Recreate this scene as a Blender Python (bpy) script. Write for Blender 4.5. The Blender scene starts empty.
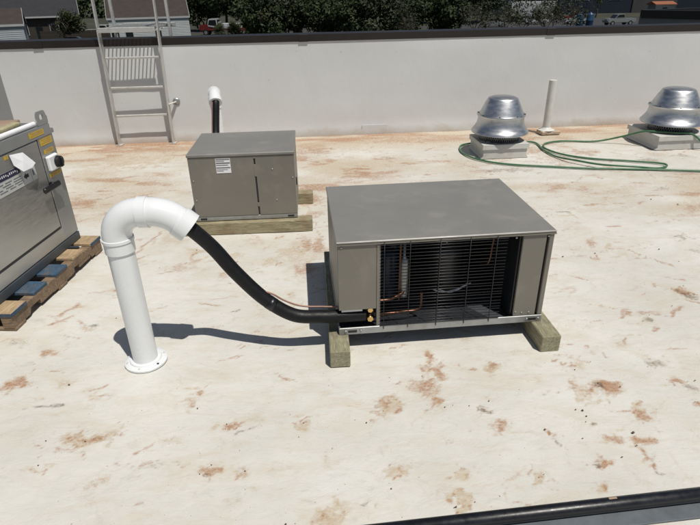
import bpy, bmesh, math, random
import numpy as np
from mathutils import Vector, Matrix

scene = bpy.context.scene
C = scene.collection
R = math.radians
random.seed(11)
rng = np.random.default_rng(7)

# ------------------------------------------------------------------ camera
cam_d = bpy.data.cameras.new('camera')
cam = bpy.data.objects.new('camera', cam_d)
C.objects.link(cam)
scene.camera = cam
cam_d.sensor_width = 36.0
cam_d.lens = 36.0 * 534.0 / 700.0
cam_d.clip_start = 0.05
cam_d.clip_end = 3000.0
PITCH, ROLL = R(27.05), R(1.11)
_fw = Vector((0, math.cos(PITCH), -math.sin(PITCH)))
_up = Vector((0, math.sin(PITCH), math.cos(PITCH)))
_rt = Vector((1, 0, 0))
_cr = _rt * math.cos(ROLL) - _up * math.sin(ROLL)
_cu = _rt * math.sin(ROLL) + _up * math.cos(ROLL)
M = Matrix((_cr, _cu, -_fw)).transposed().to_4x4()
M.translation = (0, 0, 1.65)
cam.matrix_world = M

# ------------------------------------------------------------------ light
LDIR = Vector((-0.27, 0.34, -1.0)).normalized()          # the way sunlight travels
world = bpy.data.worlds.new('World')
scene.world = world
world.use_nodes = True
wn = world.node_tree
bg = wn.nodes['Background']
sky = wn.nodes.new('ShaderNodeTexSky')
sky.sky_type = 'NISHITA'
sky.sun_disc = False
sky.sun_elevation = math.asin(-LDIR.z)
sky.sun_rotation = math.atan2(-LDIR.x, -LDIR.y)
sky.air_density = 1.0
sky.dust_density = 1.0
wn.links.new(sky.outputs[0], bg.inputs[0])
bg.inputs[1].default_value = 0.055
sun_d = bpy.data.lights.new('sun', 'SUN')
sun_d.energy = 4.8
sun_d.angle = R(0.53)
sun_d.color = (1.0, 0.952, 0.87)
sun = bpy.data.objects.new('sun', sun_d)
C.objects.link(sun)
sun.rotation_euler = LDIR.to_track_quat('-Z', 'Y').to_euler()
sun.location = (5, -6, 12)

scene.view_settings.view_transform = 'Standard'
scene.view_settings.look = 'None'
scene.view_settings.exposure = -0.28
scene.view_settings.gamma = 1.0
scene.view_settings.use_curve_mapping = False

# ------------------------------------------------------------------ materials
def nodes(name):
    m = bpy.data.materials.new(name)
    m.use_nodes = True
    nt = m.node_tree
    return m, nt, nt.nodes['Principled BSDF']

def N(nt, kind, **kw):
    n = nt.nodes.new(kind)
    for k, v in kw.items():
        if k.startswith('i_'):
            key = k[2:]
            key = int(key) if key.isdigit() else key.replace('_', ' ')
            n.inputs[key].default_value = v
        else:
            setattr(n, k, v)
    return n

def L(nt, a, b):
    nt.links.new(a, b)

def ramp(nt, fac, stops):
    r = nt.nodes.new('ShaderNodeValToRGB')
    el = r.color_ramp.elements
    while len(el) < len(stops):
        el.new(0.5)
    for e, (p, c) in zip(el, stops):
        e.position = p
        e.color = (c[0], c[1], c[2], 1) if not isinstance(c, (int, float)) else (c, c, c, 1)
    L(nt, fac, r.inputs[0])
    return r

def mixc(nt, fac, a, b, mode='MIX'):
    m = nt.nodes.new('ShaderNodeMix')
    m.data_type = 'RGBA'
    m.blend_type = mode
    for sock, val in ((m.inputs[0], fac), (m.inputs[6], a), (m.inputs[7], b)):
        if isinstance(val, (int, float)):
            sock.default_value = val
        elif isinstance(val, tuple):
            sock.default_value = (val[0], val[1], val[2], 1)
        else:
            L(nt, val, sock)
    return m.outputs[2]

def coords(nt, scale=(1, 1, 1), world_space=False, rot=(0, 0, 0)):
    if world_space:
        src = nt.nodes.new('ShaderNodeNewGeometry').outputs['Position']
    else:
        src = nt.nodes.new('ShaderNodeTexCoord').outputs['Object']
    mp = nt.nodes.new('ShaderNodeMapping')
    mp.inputs['Scale'].default_value = scale
    mp.inputs['Rotation'].default_value = rot
    L(nt, src, mp.inputs[0])
    return mp.outputs[0]

def noise(nt, vec, scale, detail=4, rough=0.55, dist=0.0):
    n = N(nt, 'ShaderNodeTexNoise')
    n.inputs['Scale'].default_value = scale
    n.inputs['Detail'].default_value = detail
    n.inputs['Roughness'].default_value = rough
    n.inputs['Distortion'].default_value = dist
    L(nt, vec, n.inputs['Vector'])
    return n.outputs['Fac']

def bump(nt, bsdf, height, strength=0.2, dist=0.01):
    b = N(nt, 'ShaderNodeBump')
    b.inputs['Strength'].default_value = strength
    b.inputs['Distance'].default_value = dist
    L(nt, height, b.inputs['Height'])
    L(nt, b.outputs[0], bsdf.inputs['Normal'])

def simple(name, col, rough=0.5, metal=0.0, var=0.12, scale=6.0, bmp=0.0, bscale=60.0, stretch=(1, 1, 1), dirt=None, dirt_amt=0.35, spec=0.5, coat=0.0):
    m, nt, b = nodes(name)
    v = coords(nt, stretch)
    f = noise(nt, v, scale, 5)
    lo = tuple(c * (1 - var) for c in col)
    hi = tuple(min(1, c * (1 + var)) for c in col)
    r = ramp(nt, f, [(0.3, lo), (0.7, hi)])
    out = r.outputs[0]
    if dirt:
        f2 = noise(nt, v, scale * 2.3, 8, 0.65, 0.4)
        r2 = ramp(nt, f2, [(0.52, 0.0), (0.68, dirt_amt)])
        out = mixc(nt, r2.outputs[0], out, dirt)
    L(nt, out, b.inputs['Base Color'])
    f3 = noise(nt, v, scale * 4, 4)
    r3 = ramp(nt, f3, [(0.3, max(0.02, rough - 0.07)), (0.7, min(1, rough + 0.07))])
    L(nt, r3.outputs[0], b.inputs['Roughness'])
    b.inputs['Metallic'].default_value = metal
    b.inputs['Specular IOR Level'].default_value = spec
    if coat:
        b.inputs['Coat Weight'].default_value = coat
        b.inputs['Coat Roughness'].default_value = 0.15
    if bmp:
        bump(nt, b, noise(nt, v, bscale, 5), bmp, 0.004)
    return m

MT = {}
MT['taupe'] = simple('taupe_paint', (0.19, 0.176, 0.149), 0.48, 0, 0.07, 2.4, 0.10, 6, dirt=(0.31, 0.28, 0.22), dirt_amt=0.26)
MT['grey_top'] = simple('grey_lid_paint', (0.212, 0.206, 0.19), 0.42, 0, 0.07, 1.8, 0.12, 5, dirt=(0.33, 0.31, 0.27), dirt_amt=0.34)
MT['galv'] = simple('galvanised_steel', (0.37, 0.38, 0.38), 0.42, 0.75, 0.14, 18, 0.06, 60)
MT['steel_dark'] = simple('brushed_steel', (0.43, 0.43, 0.415), 0.36, 0.75, 0.06, 3.0, 0.03, 40, stretch=(1, 1, 9))
MT['steel_frame'] = simple('satin_steel_frame', (0.38, 0.39, 0.39), 0.42, 0.7, 0.06, 3.0)
MT['alum'] = simple('spun_aluminium', (0.60, 0.61, 0.62), 0.40, 1.0, 0.09, 3.0, 0.06, 9, stretch=(1, 1, 3), dirt=(0.36, 0.35, 0.33), dirt_amt=0.4)
MT['curb'] = simple('curb_sheet', (0.52, 0.52, 0.49), 0.6, 0.0, 0.10, 5.0, 0.1, 20, dirt=(0.40, 0.33, 0.24), dirt_amt=0.4)
MT['pvc'] = simple('white_pvc', (0.74, 0.76, 0.77), 0.28, 0, 0.02, 4.0, 0.0, 50, dirt=(0.66, 0.64, 0.6), dirt_amt=0.05, coat=0.2)
MT['pvc_old'] = simple('weathered_pvc', (0.60, 0.60, 0.57), 0.5, 0, 0.06, 7.0, 0.03, 50, dirt=(0.5, 0.42, 0.3), dirt_amt=0.3)
MT['rubber'] = simple('black_insulation', (0.006, 0.0065, 0.008), 0.5, 0, 0.25, 12, 0.25, 90, spec=0.3)
MT['black_gloss'] = simple('black_jacket', (0.008, 0.009, 0.012), 0.36, 0, 0.3, 10, 0.12, 40)
MT['slate'] = simple('slate_grey', (0.11, 0.125, 0.14), 0.55, 0, 0.12, 12, 0.2, 60)
MT['black'] = simple('black_plastic', (0.012, 0.012, 0.013), 0.4, 0, 0.2, 20)
MT['wire'] = simple('black_wire_coating', (0.02, 0.02, 0.02), 0.35, 0, 0.2, 30)
MT['inside'] = simple('dark_interior_paint', (0.028, 0.03, 0.034), 0.35, 0, 0.2, 8)
MT['pan'] = simple('interior_pan', (0.12, 0.13, 0.15), 0.25, 0.5, 0.25, 10)
MT['copper'] = simple('copper_pipe', (0.17, 0.085, 0.058), 0.42, 1.0, 0.18, 25)
MT['copper_dull'] = simple('taped_copper', (0.30, 0.17, 0.13), 0.5, 0.2, 0.15, 25)
MT['brass'] = simple('brass_fitting', (0.70, 0.48, 0.18), 0.3, 1.0, 0.15, 25)
MT['compressor'] = simple('compressor_black', (0.014, 0.015, 0.017), 0.35, 0, 0.2, 8)
MT['blue_can'] = simple('navy_receiver', (0.02, 0.035, 0.07), 0.35, 0, 0.15, 8)
MT['white_paper'] = simple('white_paper', (0.80, 0.80, 0.82), 0.7, 0, 0.03, 10)
MT['label_grey'] = simple('pale_label', (0.50, 0.51, 0.50), 0.6, 0, 0.08, 60)
MT['label_print'] = simple('label_print', (0.14, 0.14, 0.15), 0.6, 0, 0.1, 60)
MT['navy'] = simple('navy_print', (0.020, 0.018, 0.06), 0.5, 0, 0.1, 30)
MT['yellow'] = simple('yellow_sticker', (0.62, 0.40, 0.03), 0.5, 0, 0.10, 40)
MT['coping'] = simple('dark_bronze_coping', (0.016, 0.012, 0.0115), 0.42, 0.0, 0.15, 2.0, 0.05, 8)
MT['ladder'] = simple('mill_aluminium', (0.62, 0.62, 0.60), 0.45, 0.55, 0.08, 8, dirt=(0.36, 0.27, 0.2), dirt_amt=0.3)
MT['hose_green'] = simple('green_garden_hose', (0.055, 0.15, 0.07), 0.38, 0, 0.2, 18)
MT['tan_card'] = simple('brown_card', (0.34, 0.24, 0.17), 0.8, 0, 0.1, 12)
MT['grey_cab'] = simple('mid_grey_cabinet', (0.30, 0.31, 0.31), 0.45, 0.2, 0.04, 3)

def wood(name, a, b, along=(1, 8, 8), dirt=(0.10, 0.075, 0.05), amt=0.5):
    m, nt, p = nodes(name)
    v = coords(nt, along)
    w = noise(nt, v, 9.0, 7, 0.65, 1.2)
    r = ramp(nt, w, [(0.38, a), (0.62, b)])
    d = noise(nt, coords(nt), 9.0, 6, 0.6)
    rd = ramp(nt, d, [(0.48, 0.0), (0.68, amt)])
    L(nt, mixc(nt, rd.outputs[0], r.outputs[0], dirt), p.inputs['Base Color'])
    p.inputs['Roughness'].default_value = 0.8
    bump(nt, p, noise(nt, v, 22.0, 6, 0.7), 0.45, 0.004)
    return m
MT['lumber_x'] = wood('treated_lumber_lengthwise_x', (0.19, 0.17, 0.10), (0.37, 0.325, 0.21), (1, 9, 9), (0.20, 0.11, 0.06), 0.5)
MT['lumber_y'] = wood('treated_lumber_lengthwise_y', (0.19, 0.18, 0.11), (0.36, 0.33, 0.225), (9, 1, 9), (0.14, 0.125, 0.085), 0.5)
MT['pallet'] = wood('pallet_wood', (0.13, 0.085, 0.05), (0.29, 0.205, 0.135), (1, 8, 8))
MT['pallet_tan'] = wood('pallet_wood_pale', (0.30, 0.21, 0.12), (0.46, 0.34, 0.21), (8, 1, 8))
MT['pallet_blue'] = wood('pallet_wood_blue_paint', (0.02, 0.055, 0.10), (0.05, 0.095, 0.15), (8, 1, 8), (0.13, 0.10, 0.075), 0.85)
MT['channel'] = simple('blue_grey_channel', (0.075, 0.09, 0.105), 0.4, 0.3, 0.1, 6)
MT['slat'] = wood('slat_wood', (0.40, 0.36, 0.20), (0.55, 0.50, 0.33), (1, 8, 8))

# ------------------------------------------------------------------ mesh helpers
def add_box(bm, c, s, rz=0.0, bevel=0.0, rot=None, seg=1):
    r = bmesh.ops.create_cube(bm, size=1.0)
    vs = r['verts']
    mt = Matrix.Translation(c) @ (rot if rot is not None else Matrix.Rotation(rz, 4, 'Z')) @ Matrix.Diagonal((s[0], s[1], s[2], 1))
    bmesh.ops.transform(bm, matrix=mt, verts=vs)
    if bevel:
        es = list({e for v in vs for e in v.link_edges})
        bmesh.ops.bevel(bm, geom=es, offset=bevel, segments=seg, affect='EDGES', profile=0.5)

def add_prism(bm, pts, h0, h1, axis='z'):
    """polygon pts (2D) swept from h0 to h1 along an axis"""
    def P(p, h):
        if axis == 'z': return (p[0], p[1], h)
        if axis == 'y': return (p[0], h, p[1])
        return (h, p[0], p[1])
    a = [bm.verts.new(P(p, h0)) for p in pts]
    b = [bm.verts.new(P(p, h1)) for p in pts]
    n = len(pts)
    bm.faces.new(a); bm.faces.new(b[::-1])
    for i in range(n):
        bm.faces.new((a[i], b[i], b[(i + 1) % n], a[(i + 1) % n]))
    bmesh.ops.recalc_face_normals(bm, faces=bm.faces[:])

def frames(pts):
    pts = [Vector(p) for p in pts]
    T = []
    for i in range(len(pts)):
        a = pts[max(0, i - 1)]; b = pts[min(len(pts) - 1, i + 1)]
        t = (b - a)
        T.append(t.normalized() if t.length > 1e-9 else (T[-1] if T else Vector((0, 0, 1))))
    u = T[0].orthogonal().normalized()
    out = []
    for i, t in enumerate(T):
        u = (u - t * u.dot(t)).normalized()
        out.append((pts[i], t, u, t.cross(u)))
    return out

def add_tube(bm, pts, rad, n=12, caps=True):
    fr = frames(pts)
    rads = rad if isinstance(rad, (list, tuple)) else [rad] * len(pts)
    rings = []
    for (p, t, u, v), r in zip(fr, rads):
        rings.append([bm.verts.new(p + u * (r * math.cos(2 * math.pi * k / n)) + v * (r * math.sin(2 * math.pi * k / n))) for k in range(n)])
    for a, b in zip(rings, rings[1:]):
        for k in range(n):
            f = bm.faces.new((a[k], a[(k + 1) % n], b[(k + 1) % n], b[k]))
            f.smooth = True
    if caps:
        bm.faces.new(rings[0][::-1]); bm.faces.new(rings[-1])

def add_lathe(bm, prof, n=48, c=(0, 0, 0)):
    rings = []
    for r, z in prof:
        if r < 1e-5:
            rings.append([bm.verts.new((c[0], c[1], c[2] + z))])
        else:
            rings.append([bm.verts.new((c[0] + r * math.cos(2 * math.pi * k / n), c[1] + r * math.sin(2 * math.pi * k / n), c[2] + z)) for k in range(n)])
    for a, b in zip(rings, rings[1:]):
        for k in range(n):
            k2 = (k + 1) % n
            if len(a) == 1 and len(b) == 1: continue
            if len(a) == 1: f = bm.faces.new((a[0], b[k2], b[k]))
            elif len(b) == 1: f = bm.faces.new((a[k], a[k2], b[0]))
            else: f = bm.faces.new((a[k], a[k2], b[k2], b[k]))
            f.smooth = True

def spline(pts, sub=8):
    P = [Vector(p) for p in pts]
    P = [P[0] * 2 - P[1]] + P + [P[-1] * 2 - P[-2]]
    out = []
    for i in range(1, len(P) - 2):
        p0, p1, p2, p3 = P[i - 1:i + 3]
        for k in range(sub):
            t = k / sub
            out.append(0.5 * ((2 * p1) + (p2 - p0) * t + (2 * p0 - 5 * p1 + 4 * p2 - p3) * t * t + (3 * p1 - p0 - 3 * p2 + p3) * t ** 3))
    out.append(P[-2])
    return out

def obj(name, bm, mat, parent=None, sharp=None):
    me = bpy.data.meshes.new(name)
    bm.to_mesh(me); bm.free()
    me.materials.append(MT[mat] if isinstance(mat, str) else mat)
    o = bpy.data.objects.new(name, me)
    C.objects.link(o)
    o.parent = parent
    if sharp:
        me.set_sharp_from_angle(angle=R(sharp))
    return o

def box(name, c, s, mat, parent=None, bevel=0.0, rz=0.0, rot=None):
    bm = bmesh.new()
    add_box(bm, c, s, rz, bevel, rot)
    return obj(name, bm, mat, parent)

def bx(name, lo, hi, mat, parent=None, bevel=0.0):
    return box(name, [(a + b) / 2 for a, b in zip(lo, hi)], [b - a for a, b in zip(lo, hi)], mat, parent, bevel)

def tube(name, pts, rad, mat, parent=None, n=12, sharp=None):
    bm = bmesh.new()
    add_tube(bm, pts, rad, n)
    return obj(name, bm, mat, parent, sharp)

def tag(o, label, cat, group=None):
    o['label'] = label
    o['category'] = cat
    if group: o['group'] = group
    return o

def thing(name, label, cat, loc=(0, 0, 0), rz=0.0, group=None):
    o = bpy.data.objects.new(name, None)
    C.objects.link(o)
    o.location = loc
    o.rotation_euler = (0, 0, rz)
    o.empty_display_size = 0.1
    return tag(o, label, cat, group)

def struct(o, kind='structure'):
    o['kind'] = kind
    return o

def copy_tree(o, parent=None):
    c = o.copy()
    C.objects.link(c)
    c.parent = parent
    for ch in list(o.children):
        copy_tree(ch, c)
    return c

# numpy value noise for the shapes of dirt and the ripples of the membrane
def vnoise(x, y, seed):
    xi = np.floor(x).astype(np.int64); yi = np.floor(y).astype(np.int64)
    xf = x - xi; yf = y - yi
    xf = xf * xf * (3 - 2 * xf); yf = yf * yf * (3 - 2 * yf)
    def h(a, b):
        v = (a * 374761393 + b * 668265263 + seed * 1442695041) & 0xffffffff
        v = ((v ^ (v >> 13)) * 1274126177) & 0xffffffff
        return ((v ^ (v >> 16)) & 0xffff) / 65535.0
    return (h(xi, yi) * (1 - xf) + h(xi + 1, yi) * xf) * (1 - yf) + (h(xi, yi + 1) * (1 - xf) + h(xi + 1, yi + 1) * xf) * yf

def fbm(x, y, seed, octv=4):
    s = 0; a = 0.5; t = 0
    for k in range(octv):
        s = s + a * vnoise(x * 2 ** k, y * 2 ** k, seed + k); t += a; a *= 0.55
    return s / t

# ------------------------------------------------------------------ the roof
WA = 0.081                                   # the parapet's turn against the view
WALL0 = Vector((0, 6.82, 0))
WX = Vector((math.cos(WA), math.sin(WA), 0))
WY = Vector((-math.sin(WA), math.cos(WA), 0))
def wall_y(x):
    return 6.82 + math.tan(WA) * x

# x, y, half width, half depth, kind (0 tan wash, 1 rust clay, 2 dark dirt, 3 dried puddle with rim), amount
STAINS = [(-1.105, 1.654, 0.109, 0.045, 0, 0.9), (-1.144, 1.649, 0.059, 0.034, 0, 0.8), (-0.516, 1.712, 0.034, 0.023, 1, 0.7), (-0.559, 1.484, 0.035, 0.024, 1, 0.8), (-0.579, 1.456, 0.012, 0.01, 2, 0.8), (-0.421, 1.471, 0.023, 0.024, 1, 0.5), (-0.214, 1.716, 0.038, 0.029, 0, 0.8), (-0.732, 1.854, 0.023, 0.046, 1, 0.6), (-0.715, 1.933, 0.028, 0.021, 1, 0.6), (-0.812, 1.51, 0.087, 0.01, 2, 0.35), (-1.597, 2.023, 0.044, 0.037, 1, 0.8), (-1.564, 2.266, 0.042, 0.035, 1, 0.7), (-1.771, 2.361, 0.054, 0.037, 2, 0.4), (-1.178, 1.899, 0.046, 0.041, 0, 0.5), (-1.247, 1.501, 0.048, 0.015, 0, 0.5), (-0.106, 1.275, 0.071, 0.036, 0, 0.8), (-0.094, 1.522, 0.039, 0.03, 0, 0.3), (0.411, 2.059, 0.053, 0.045, 1, 0.8), (0.338, 1.951, 0.074, 0.049, 1, 0.65), (0.166, 1.828, 0.058, 0.045, 0, 0.9), (0.144, 1.842, 0.027, 0.026, 1, 0.6), (0.377, 1.842, 0.031, 0.032, 1, 0.8), (0.388, 2.171, 0.02, 0.041, 1, 0.9), (0.1, 1.767, 0.043, 0.018, 1, 0.5), (0.673, 2.082, 0.048, 0.038, 0, 0.95), (0.58, 1.791, 0.031, 0.019, 2, 0.7), (0.619, 1.688, 0.034, 0.035, 1, 0.6), (0.165, 1.462, 0.031, 0.033, 3, 0.9), (0.417, 1.432, 0.03, 0.028, 0, 0.7), (0.383, 1.318, 0.032, 0.034, 3, 1.0), (0.698, 1.412, 0.019, 0.018, 0, 0.7), (0.821, 1.637, 0.012, 0.028, 1, 0.9), (1.17, 1.913, 0.05, 0.034, 1, 1.0), (1.135, 1.928, 0.018, 0.021, 2, 0.9), (1.047, 1.882, 0.045, 0.053, 0, 0.7), (1.018, 1.938, 0.028, 0.028, 1, 0.5), (1.253, 1.748, 0.051, 0.048, 0, 0.8), (1.255, 1.736, 0.034, 0.03, 1, 0.6), (1.008, 1.689, 0.017, 0.009, 2, 1.0), (0.969, 1.481, 0.031, 0.012, 1, 1.0), (0.94, 1.477, 0.011, 0.01, 2, 0.9), (1.058, 1.603, 0.04, 0.011, 1, 0.7), (1.177, 1.595, 0.04, 0.016, 1, 0.9), (1.151, 1.527, 0.006, 0.04, 1, 0.7), (1.481, 2.088, 0.053, 0.031, 2, 0.55), (1.522, 1.959, 0.028, 0.021, 1, 0.7), (1.558, 1.909, 0.041, 0.02, 2, 0.5), (1.524, 1.797, 0.017, 0.019, 1, 0.8), (2.005, 2.733, 0.064, 0.046, 2, 0.7), (2.002, 2.769, 0.047, 0.035, 1, 0.8), (1.755, 3.465, 0.049, 0.05, 1, 0.6), (1.657, 3.213, 0.027, 0.037, 1, 0.6), (2.404, 3.521, 0.064, 0.051, 2, 0.5), (2.374, 3.305, 0.054, 0.039, 2, 0.5), (2.843, 4.596, 0.053, 0.053, 2, 0.5), (1.642, 2.474, 0.016, 0.02, 2, 1.0), (1.113, 2.084, 0.058, 0.031, 0, 0.6), (1.075, 2.25, 0.061, 0.026, 0, 0.3), (0.901, 1.357, 0.036, 0.022, 0, 0.8), (-0.381, 6.122, 0.21, 0.218, 1, 0.6), (-0.323, 4.108, 0.066, 0.132, 1, 0.5), (-0.274, 3.524, 0.073, 0.137, 1, 0.6), (-0.299, 3.135, 0.08, 0.114, 1, 0.55), (-0.343, 4.462, 0.089, 0.152, 1, 0.7), (-0.356, 3.443, 0.143, 0.199, 0, 0.6), (-1.146, 3.199, 0.082, 0.059, 1, 0.4), (-0.809, 3.382, 0.057, 0.064, 0, 0.5), (-1.106, 3.444, 0.058, 0.05, 0, 0.5), (-1.348, 3.661, 0.107, 0.073, 0, 0.5), (-0.705, 3.631, 0.105, 0.054, 1, 0.35), (-1.067, 3.285, 0.056, 0.031, 1, 0.5), (-0.821, 3.086, 0.053, 0.042, 1, 0.4), (-0.548, 3.263, 0.069, 0.061, 0, 0.5), (-2.03, 3.357, 0.072, 0.095, 0, 0.3), (-0.364, 2.753, 0.06, 0.058, 0, 0.3), (1.585, 5.221, 0.298, 0.083, 2, 0.5), (2.634, 5.819, 0.151, 0.12, 1, 0.5), (3.178, 5.469, 0.142, 0.09, 2, 0.5), (2.253, 5.532, 0.208, 0.183, 1, 0.4), (1.202, 5.082, 0.195, 0.126, 0, 0.4), (2.062, 5.944, 0.155, 0.166, 1, 0.5), (1.169, 5.422, 0.144, 0.212, 0, 0.6), (3.615, 5.59, 0.103, 0.074, 2, 0.5), (2.784, 4.982, 0.151, 0.092, 0, 0.5), (0.642, 6.506, 0.487, 0.195, 1, 0.5), (-2.434, 5.853, 0.573, 0.324, 0, 0.8), (-2.111, 4.692, 0.377, 0.221, 0, 0.6), (-2.656, 5.325, 0.317, 0.274, 0, 0.6), (-1.871, 5.114, 0.243, 0.192, 0, 0.5), (-0.192, 5.513, 0.212, 0.218, 0, 0.5), (2.066, 4.094, 0.322, 0.088, 0, 0.4), (2.491, 3.962, 0.234, 0.062, 0, 0.5), (1.707, 3.797, 0.122, 0.078, 0, 0.4), (0.12, 2.238, 0.092, 0.026, 0, 0.4), (1.235, 2.202, 0.06, 0.025, 0, 0.3), (1.814, 2.913, 0.074, 0.038, 0, 0.25), (1.399, 2.283, 0.072, 0.026, 0, 0.25)]

def build_roof():
    xs = np.concatenate([np.linspace(-12, -3.3, 30)[:-1], np.arange(-3.3, -1.9, 0.025), np.arange(-1.9, 2.2, 0.0125), np.arange(2.2, 4.4, 0.025), np.linspace(4.4, 14, 30)])
    ts = np.concatenate([np.linspace(-4, 1.05, 20)[:-1], np.arange(1.05, 3.0, 0.0125), np.arange(3.0, 6.79, 0.025), np.array([6.815])])
    X, Tt = np.meshgrid(xs, ts)
    # rows bend to lie along the parapet at the far end
    k = np.clip((Tt - 3.0) / 3.8, 0, 1)
    Y = Tt + k * math.tan(WA) * X
    n1 = fbm(X * 1.1, Y * 2.2, 3); n2 = fbm(X * 4.0, Y * 9.0, 21); n3 = fbm(X * 14, Y * 22, 33)
    Z = (n1 - 0.5) * 0.010 + (n2 - 0.5) * 0.006 + (n3 - 0.5) * 0.0022
    Z = Z * np.clip((6.75 - Tt) / 0.3, 0, 1)
    rust = np.zeros_like(X); tan_ = np.zeros_like(X); dark = np.zeros_like(X)
    wx = (fbm(X * 18, Y * 18, 51) - 0.5); wy = (fbm(X * 18, Y * 18, 77) - 0.5)
    w2x = (fbm(X * 60, Y * 60, 52, 3) - 0.5); w2y = (fbm(X * 60, Y * 60, 78, 3) - 0.5)
    rr = random.Random(5)
    for (sx, sy, rx, ry, kind, amt) in STAINS:
        rx = max(rx, 0.012); ry = max(ry, 0.012)
        an = rr.uniform(-0.6, 0.6) if rx < 0.15 else 0.0
        ca, sa = math.cos(an), math.sin(an)
        q = 1.5 * min(rx, ry) + 0.012
        dx = X - sx + wx * q * 1.6 + w2x * q * 0.5; dy = Y - sy + wy * q * 1.6 + w2y * q * 0.5
        a = (dx * ca + dy * sa) / rx; b = (-dx * sa + dy * ca) / ry
        d = np.sqrt(a * a + b * b)
        if kind == 3:
            m = np.clip((1.15 - d) / 0.15, 0, 1) * 0.8
            ring = np.clip(1 - np.abs(d - 1.0) / 0.16, 0, 1)
            tan_ = np.maximum(tan_, m * amt); rust = np.maximum(rust, ring * amt * 0.9)
        else:
            m = np.clip((1.5 - d) / 1.0, 0, 1) * amt
            if rx < 0.12:                  # dried rim, broken here and there
                rim = np.clip(1 - np.abs(d - 1.05) / 0.22, 0, 1) * np.clip((fbm(X * 25, Y * 25, 17 + int(sx * 50)) - 0.42) * 6, 0, 1)
                rust = np.maximum(rust, rim * amt * 0.75); dark = np.maximum(dark, rim * amt * 0.25)
            if kind == 0:
                tan_ = np.maximum(tan_, m)
                core = np.clip(1.1 - np.sqrt((a - 0.35) ** 2 + (b - 0.25) ** 2) / 0.6, 0, 1) * (1.0 if rx < 0.15 else 0.0)
                rust = np.maximum(rust, amt * (0.35 * core + 0.5 * m * np.clip((n3 - 0.45) * 5, 0, 1)))
                dark = np.maximum(dark, amt * 0.45 * core * np.clip((n3 - 0.42) * 6, 0, 1))
            elif kind == 1:
                rust = np.maximum(rust, m); tan_ = np.maximum(tan_, np.clip((2.1 - d) / 1.4, 0, 1) * amt * 0.75)
            else:
                dark = np.maximum(dark, m); tan_ = np.maximum(tan_, m * 0.7)
    for i in range(230):
        sx, sy = rr.uniform(-1.9, 2.2), rr.uniform(1.15, 3.6); rx = rr.uniform(0.012, 0.06); ry = rx * rr.uniform(0.4, 0.9)
        sel = (np.abs(X - sx) < rx * 2.5 + 0.03) & (np.abs(Y - sy) < ry * 2.5 + 0.03)
        d = np.sqrt(((X[sel] - sx + wx[sel] * rx * 1.5) / rx) ** 2 + ((Y[sel] - sy + wy[sel] * ry * 1.5) / ry) ** 2)
        m = np.clip((1.6 - d) / 1.4, 0, 1) * rr.uniform(0.15, 0.5)
        tan_[sel] = np.maximum(tan_[sel], m)
        if rr.random() < 0.35: rust[sel] = np.maximum(rust[sel], m * 0.8)
    # scrapes and dragged clay: short thin strokes
    near = [s for s in STAINS if s[2] < 0.12 and s[1] < 3.3]
    for i in range(1250):
        if i >= 560:
            sx, sy = rr.uniform(-2.6, 3.6), rr.uniform(2.3, 6.4); ln = rr.uniform(0.025, 0.11)
        elif i >= 300:
            s = near[i % len(near)]; sx, sy = s[0] + rr.gauss(0, s[2] * 1.1), s[1] + rr.gauss(0, s[3] * 1.2); ln = rr.uniform(0.012, 0.05)
        elif i < 150:
            sx, sy = rr.uniform(-1.8, 2.1), rr.uniform(1.15, 3.4); ln = rr.uniform(0.02, 0.11)
        else:
            sx, sy = rr.uniform(-3.0, 4.0), rr.uniform(3.2, 6.5); ln = rr.uniform(0.06, 0.3)
        an = rr.gauss(0.05, 0.5) if rr.random() < (0.2 if 300 <= i < 560 else 0.8) else rr.uniform(0, 3.14)
        w = rr.uniform(0.004, 0.010) * (1.9 if 150 <= i < 300 else 2.0 if i >= 560 else 1.0)
        sel = (np.abs(X - sx) < ln + 0.05) & (np.abs(Y - sy) < ln + 0.05)
        if not sel.any(): continue
        dx = X[sel] - sx + wx[sel] * 0.06; dy = Y[sel] - sy + wy[sel] * 0.06
        a = dx * math.cos(an) + dy * math.sin(an); b = -dx * math.sin(an) + dy * math.cos(an)
        m = np.clip(1.3 - np.abs(b) / w, 0, 1) * np.clip((ln - np.abs(a)) / (0.4 * ln), 0, 1) * rr.uniform(0.25, 0.75)
        t = rr.random()
        tgt = rust if t < 0.66 else dark if t < 0.71 else tan_
        tgt[sel] = np.maximum(tgt[sel], m)
    # long scrapes and lap lines gathering silt
    for (p0, p1) in [((1.71, 4.135), (3.041, 4.349)),((2.246, 3.79), (2.778, 3.905)),((-1.602, 2.067), (-1.522, 2.308)),((-0.955, 1.504), (-0.607, 1.525)),((-0.638, 2.306), (-0.137, 2.229)),((-0.111, 2.228), (0.355, 2.273)),((1.292, 2.158), (1.701, 2.089)),((-0.452, 4.734), (-0.137, 3.275)),((-3.449, 6.345), (-1.702, 5.613)),((0.287, 1.732), (0.591, 1.3)),((1.234, 2.693), (1.644, 2.567)),]:
        p0 = np.array(p0); p1 = np.array(p1); ln = np.linalg.norm(p1 - p0); u = (p1 - p0) / ln
        dx = X - p0[0] + wx * 0.10; dy = Y - p0[1] + wy * 0.10
        a = dx * u[0] + dy * u[1]; b = -dx * u[1] + dy * u[0]
        m = np.clip(1.3 - np.abs(b) / (0.007 if p0[1] < 3 else 0.018), 0, 1) * np.clip(a / (0.15 * ln), 0, 1) * np.clip((ln - a) / (0.15 * ln), 0, 1) * np.clip((n3 - 0.3) * 3, 0, 1)
        rust = np.maximum(rust, m * 0.5); tan_ = np.maximum(tan_, m * 0.6)
    # silt washed towards the foot of the parapet, thin far from it
    foot = np.clip((Tt - 6.12) / 0.5, 0, 1) * np.clip((fbm(X * 1.5, Y * 5, 91) - 0.28) * 3.0, 0, 1)
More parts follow.
